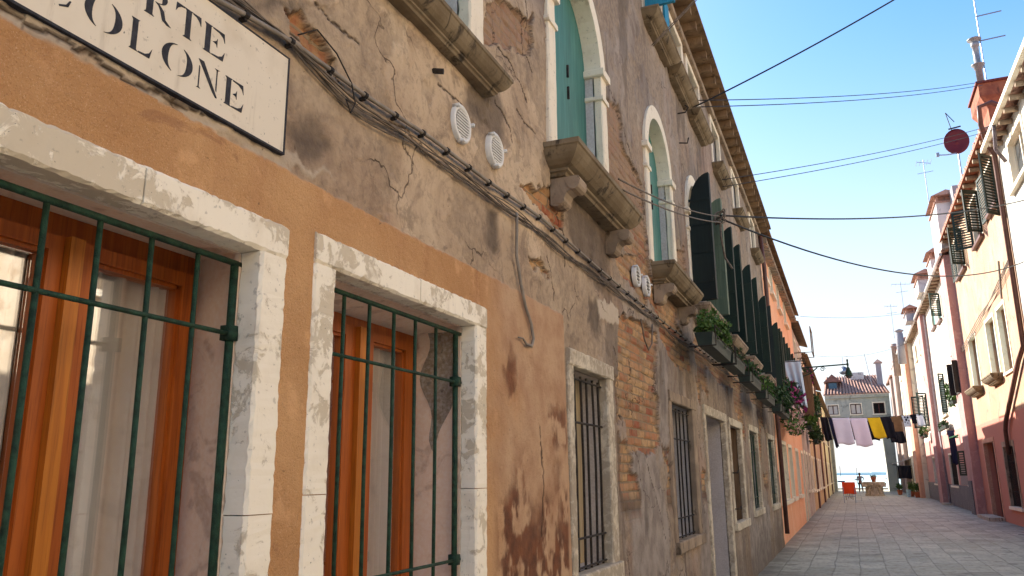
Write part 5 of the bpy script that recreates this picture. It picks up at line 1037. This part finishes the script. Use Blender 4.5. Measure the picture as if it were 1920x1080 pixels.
# roof of end building, tile rows run down towards the street
b = MB(); rz = lambda y: 9.02 + (y - (YE - .3)) * .62
b.hexa([(XE0 - .1, YE - .3, 9.0), (XE1 + .1, YE - .3, 9.0), (XE1 - .7, YE + 3, 11.0), (XE0 + .2, YE + 3, 11.0)], [(XE0 - .1, YE - .3, 9.06), (XE1 + .1, YE - .3, 9.06), (XE1 - .7, YE + 3, 11.06), (XE0 + .2, YE + 3, 11.06)])
x = XE0 + .05
while x < XE1: t_ = (x - XE0) / (XE1 - XE0); xt = XE0 + .3 + t_ * (XE1 - 1.1 - XE0); b.tube([(x, YE - .36, 9.09), (xt, YE + 2.95, 11.11)], .1, 6); x += .29
b.build('roof', M['tile'], E_)
dm = MB(); dm.box(-1.55, -.5, YE + .6, YE + 2.5, 9.4, 10.45); DM = dm.build('dormer', plain('dark_dormer', S(84, 66, 62), .8), E_); MB().prism([(-1.85, 10.4), (-.2, 10.4), (-1.02, 11.15)], 'y', YE + .4, YE + 2.6).build('dormer_roof', plain('dormer_roof_clay', S(130, 92, 84), .8), DM); MB().box(-1.4, -.65, YE + .56, YE + .59, 9.75, 10.3).build('dormer_glass', plain('dormer_blue_glass', S(60, 90, 110), .2), DM)
b = MB(); b.box(3.0, 3.5, YE + 1, YE + 1.8, 9.6, 12.1); CH = b.build('chimney', M['chimgrey'], E_); MB().add([(2.85, YE + .85, 12.1), (3.65, YE + .85, 12.1), (3.65, YE + 1.95, 12.1), (2.85, YE + 1.95, 12.1), (3.25, YE + 1.4, 12.5)], [(0, 3, 2, 1), (0, 1, 4), (1, 2, 4), (2, 3, 4), (3, 0, 4)]).build('cap', M['tile'], CH)
MB().box(.6, 1.9, YE + 2.2, YE + 3, 10.6, 11.4).build('chimney', M['chimwhite'], E_)
b = MB(); b.lathe((0, 0, 0), [(.02, -.1), (.3, 0), (.42, .1), (.43, .12)], 18); o = b.solo('satellite_dish', M['alu'], 'pale grey satellite dish above the dormer of the portal building', 'satellite dish', smooth=True); o.rotation_euler = (R(80), 0, R(-15)); o.location = (.1, YE + 1.2, 11.5)
MB().tube([(.1, YE + 1.25, 10.2), (.1, YE + 1.25, 12.9), (.6, YE + 1.25, 12.9)], .025, 5).solo('dish_mast', M['alu'], 'thin mast rising behind the pale satellite dish', 'mast')
MB().tube([(2.55, YE + .6, 9.4), (2.1, YE + .6, 13.0)], .03, 5).solo('antenna_pole', M['alu'], 'leaning pale pole beside the square chimney of the portal building', 'pole')
# end-right sunlit strip wall between portal and gap
G_ = thing('end_wall', (3.9, 88, 0), 'pale wall behind the portal building beside the bright gap', 'wall'); MB().box(3.35, 3.86, 87.3, 91, 0, 8.5).build('wall', M['creamR'], G_); MB().box(3.3, 3.9, 87.25, 91.05, 8.5, 8.62).build('coping', M['corbel'], G_)
MB().box(-1.9, 3.9, 95.2, 95.5, 0, .14).solo('quay_kerb', M['wellstone'], 'low dark stone kerb along the quay beyond the portal', 'kerb')
# wires overhead
def wire(a, c, sag, r_, label, extra=None, m='black'):
    b_ = MB(); a = Vector(a); c = Vector(c); pts = [a.lerp(c, i / 30) - Vector((0, 0, sag * 4 * (i / 30) * (1 - i / 30))) for i in range(31)]; b_.tube(pts, r_, 5)
    if extra: b_.tube([p + Vector(extra) for p in pts], r_, 5)
    return b_.solo('overhead_wire', M[m], label, 'wire', smooth=True)
wire((-1.45, 5.69, 3.85), (-1.3, 10.4, 4.96), .06, .0075, 'doubled clothes line from the big stone sill to the dark shutter', (0.01, .05, -.07), 'cable')
wire((-1.3, 10.4, 4.97), (4.55, 21.4, 7.95), .22, .013, 'thick black cable crossing nearly level from the dark shutter to the ochre house')
wire((-1.3, 10.4, 4.93), (4.55, 22.6, 6.75), .6, .013, 'thick black cable sagging lowest across the street')
wire((-1.5, 10.06, 6.42), (1.9, 10.8, 8.15), .06, .006, 'steep double wire rising out of the top of the view', (0, .06, .02))
wire((-1.5, 7.5, 5.97), (.5, 8.2, 8.4), .05, .006, 'short steep double wire from the attic sill', (0, .06, .02), 'cable')
wire((-1.5, 10.55, 6.64), (4.45, 24.3, 12.3), .12, .008, 'fine double wire crossing near the cornice up to the brick chimney', (0, 0, .1))
wire((-1.5, 12.61, 6.16), (4.4, 22.6, 10.3), .1, .007, 'fine double wire rising to the maroon dish', (0, 0, .12))
wire((-1.4, 34.7, 8.0), (4.3, 50, 10.6), .2, .008, 'faint far wire above the white house'); wire((-1.4, 47, 8), (4.3, 59.4, 10.2), .4, .008, 'faintest far wire near the portal building roof')
b = MB(); kk = Vector((-1.3, 10.4, 4.95))
for i in range(4): b.tube([kk + Vector((.07 * math.cos(q + i), .05 * math.sin(q * 1.3), .09 * math.sin(q + i * 2))) for q in np.linspace(0, 6, 14)], .009, 5)
b.tube([(-1.62, 10.9, 5.0), (-1.3, 10.4, 4.95)], .014, 6); b.tube([kk, kk + Vector((0, -.05, -.3)), kk + Vector((.02, .05, -.55)), kk + Vector((.1, .1, -.7))], .014, 6)
b.solo('cable_knot', M['cable'], 'tangled cable knot and pulley by the dark green shutter', 'cables')
# ------------------------------------------------------------------ things on the street
OR = thing('clothes_stand', (-.32, 51, 0), 'metal stand draped with bright orange cloth on the paving', 'clothes stand')
b = MB()
for x in (-.62, -.02):
    for y in (50.8, 51.3): b.tube([(x, y, 0), (x, 51.05, 1.12)], .018, 6)
for y in (50.95, 51.15): b.tube([(-.62, y, .35), (-.02, y, .35)], .012, 5)
b.tube([(-.64, 51.05, 1.12), (0, 51.05, 1.12)], .02, 6); b.tube([(.0, 51.3, .1), (.28, 51.5, .1), (.28, 51.5, .3)], .012, 5); b.build('frame', M['alu'], OR)
b = MB()
for x in np.linspace(-.5, -.14, 5): b.tube([(x, 51.0, .55), (x + random.uniform(-.02, .02), 51.0, random.uniform(.16, .3))], .016, 5)
b.build('hanging_straps', M['brownc'], OR)
cloth('orange_cloth', M['orangec'], 'bright orange cloth draped over the metal stand', 'cloth', 50.98, -.68, .03, 1.16, .66, 0.02, .015, 1)
WL = thing('wellhead', (1.34, 67, 0), 'carved pale stone wellhead with rounded arch relief on the paving', 'wellhead')
b = MB(); n = 8
def octo(r_, z): return [(1.34 + r_ * math.cos(R(22.5 + 45 * i)), 67.6 + r_ * math.sin(R(22.5 + 45 * i)), z) for i in range(8)]
lv = [octo(.72, 0), octo(.72, .12), octo(.66, .16), octo(.66, .62), octo(.80, .74), octo(.84, .82), octo(.84, .98), octo(.78, 1.02)]
vs = [p for l in lv for p in l]; fs = [(i * 8 + k_, i * 8 + (k_ + 1) % 8, i * 8 + 8 + (k_ + 1) % 8, i * 8 + 8 + k_) for i in range(7) for k_ in range(8)] + [tuple(range(8))[::-1], tuple(range(56, 64))]; b.add(vs, fs); b.build('body', M['wellstone'], WL)
b = MB(); b.tube([(1.34 + .42 * math.cos(q), 66.92, .12 + .6 * math.sin(q)) for q in np.linspace(0, math.pi, 14)], .05, 6); b.tube([(1.34, 66.93, .1), (1.34, 66.93, .68)], .03, 5)
for sx in (-1, 1): b.add([(1.34 + sx * .35, 66.98, .72), (1.34 + sx * .85, 67.1, .98), (1.34 + sx * .8, 67.05, .62)], [(0, 1, 2)])
b.build('relief', M['wellstone'], WL)
P = thing('flower_pot', (1.36, 67.5, 1.02), 'terracotta pot with a low plant standing on the wellhead', 'flower pot'); MB().lathe((1.36, 67.5, 1.02), [(.13, 0), (.2, .3), (.23, .31), (.23, .36)], 14).build('pot', M['terra'], P); b = MB(); leaves(b, (1.36, 67.5, 1.44), (.3, .2, .06), 70, .07); b.build('foliage', M['leaf2'], P)
# person, seen from behind, left... right hand on hip
def skinobj(name, verts, edges, radii, m, parent, lvl=2):
    me = bpy.data.meshes.new(name); ox, oy, oz = org(parent); me.from_pydata([(x - ox, y - oy, z - oz) for x, y, z in verts], edges, []); me.materials.append(m); o_ = bpy.data.objects.new(name, me); COL.objects.link(o_)
    if parent: o_.parent = parent
    sk = o_.modifiers.new('skin', 'SKIN'); layer = me.skin_vertices[0] if me.skin_vertices else None
    if layer is None:
        bpy.context.view_layer.objects.active = o_; layer = me.skin_vertices[0]
    for i, r_ in enumerate(radii): layer.data[i].radius = r_ if isinstance(r_, tuple) else (r_, r_)
    layer.data[0].use_root = True
    ss_ = o_.modifiers.new('sub', 'SUBSURF'); ss_.levels = lvl; ss_.render_levels = lvl; return o_
PX, PY = .48, 78.
PE = thing('person', (PX, PY, 0), 'person in grey clothes seen from behind, one hand on the hip, facing the lagoon', 'person')
def pv(l): return [(PX + a, PY + b_, c) for a, b_, c in l]
V_ = pv([(0, 0, .9), (0, 0, 1.05), (0, 0, 1.22), (0, .0, 1.34), (0, .01, 1.43), (0, .02, 1.52), (0, .02, 1.62), (-.09, 0, .84), (-.10, .03, .48), (-.12, 0, .09), (-.12, .12, .04), (.09, 0, .84), (.12, -.02, .48), (.15, 0, .09), (.17, .12, .04),
         (-.17, 0, 1.36), (-.23, 0, 1.10), (-.22, .06, .86), (-.22, .08, .80), (.17, 0, 1.36), (.36, -.03, 1.16), (.17, .03, 1.0), (.12, .05, .97)])
Ed = [(0, 1), (1, 2), (2, 3), (3, 4), (4, 5), (5, 6), (0, 7), (7, 8), (8, 9), (9, 10), (0, 11), (11, 12), (12, 13), (13, 14), (3, 15), (15, 16), (16, 17), (17, 18), (3, 19), (19, 20), (20, 21), (21, 22)]
Rd = [(.13, .10), (.12, .09), (.14, .10), (.12, .09), .05, .085, .075, .08, .055, .035, .035, .08, .055, .035, .035, .055, .04, .028, .03, .055, .04, .028, .03]
try:
    skinobj('body', V_, Ed, Rd, M['skin'], PE, 1)
    sv = pv([(0, 0, .93), (0, 0, 1.06), (0, 0, 1.22), (0, 0, 1.35), (-.18, 0, 1.36), (-.235, 0, 1.14), (.18, 0, 1.36), (.33, -.02, 1.19)])
    skinobj('shirt', sv, [(0, 1), (1, 2), (2, 3), (3, 4), (4, 5), (3, 6), (6, 7)], [(.155, .125), (.14, .11), (.16, .12), (.14, .105), .072, .06, .072, .06], M['shirt'], PE, 1)
    tv = pv([(0, 0, .92), (-.09, 0, .82), (-.10, .03, .48), (-.12, 0, .13), (.09, 0, .82), (.12, -.02, .48), (.15, 0, .13)])
    skinobj('trousers', tv, [(0, 1), (1, 2), (2, 3), (0, 4), (4, 5), (5, 6)], [(.15, .12), .1, .075, .06, .1, .075, .06], M['trous'], PE, 1)
    for sx, hx, hz, hy in ((-1, -.22, .78, .09), (1, .10, .96, .06)):
        b = MB()
        for q in range(4): b.tube([(PX + hx + (q - 1.5) * .018, PY + hy, hz), (PX + hx + (q - 1.5) * .02, PY + hy + .02, hz - .04), (PX + hx + (q - 1.5) * .02, PY + hy + .01, hz - .075 + abs(q - 1.5) * .01)], [.009, .008, .006], 5)
        b.tube([(PX + hx - sx * .03, PY + hy, hz + .02), (PX + hx - sx * .055, PY + hy + .02, hz - .02)], [.01, .007], 5); b.build('fingers', M['skin'], PE)
except Exception as ex: print('SKINFAIL', ex)
b = MB(); b.lathe((PX, PY + .0, 1.56), [(.03, -.07), (.085, -.02), (.1, .05), (.085, .11), (.03, .145)], 12); b.build('hair', M['hair'], PE, True)
for x0, x1, y, lb in ((.9, 2.4, 46.5, 'long dark drain slot across the middle of the paving'), (3.9, 4.4, 25.6, 'short dark drain slot near the ochre house')):
    b = MB(); b.box(x0, x1, y, y + .16, -.02, .004); D_ = b.solo('drain_grate', M['iron'], lb, 'drain')
MB().box(4.1, 4.59, 32.3, 35.1, 0, .12).build('doorstep', M['wellstone'], R1); MB().box(4.15, 4.59, 47.6, 49.0, 0, .1).build('doorstep', M['wellstone'], R2)
# boats far out
for i, (x, y, lb) in enumerate(((-3.5, 260, 'small sailing boat left of centre on the lagoon'), (1.2, 330, 'small sailing boat behind the standing person'), (14.5, 420, 'distant boat right of the wellhead on the lagoon'))):
    B_ = thing('boat', (x, y, -.7), lb, 'boat', 'boats on the lagoon'); MB().hexa([(x - .8, y - .5, -.75), (x + .8, y - .5, -.75), (x + .8, y + .5, -.75), (x - .8, y + .5, -.75)], [(x - 1.2, y - .7, -.35), (x + 1.3, y - .7, -.35), (x + 1.3, y + .7, -.35), (x - 1.2, y + .7, -.35)]).build('hull', M['navy'], B_); MB().tube([(x, y, -.1), (x, y, 3.8)], .07, 5).build('mast', M['iron'], B_)
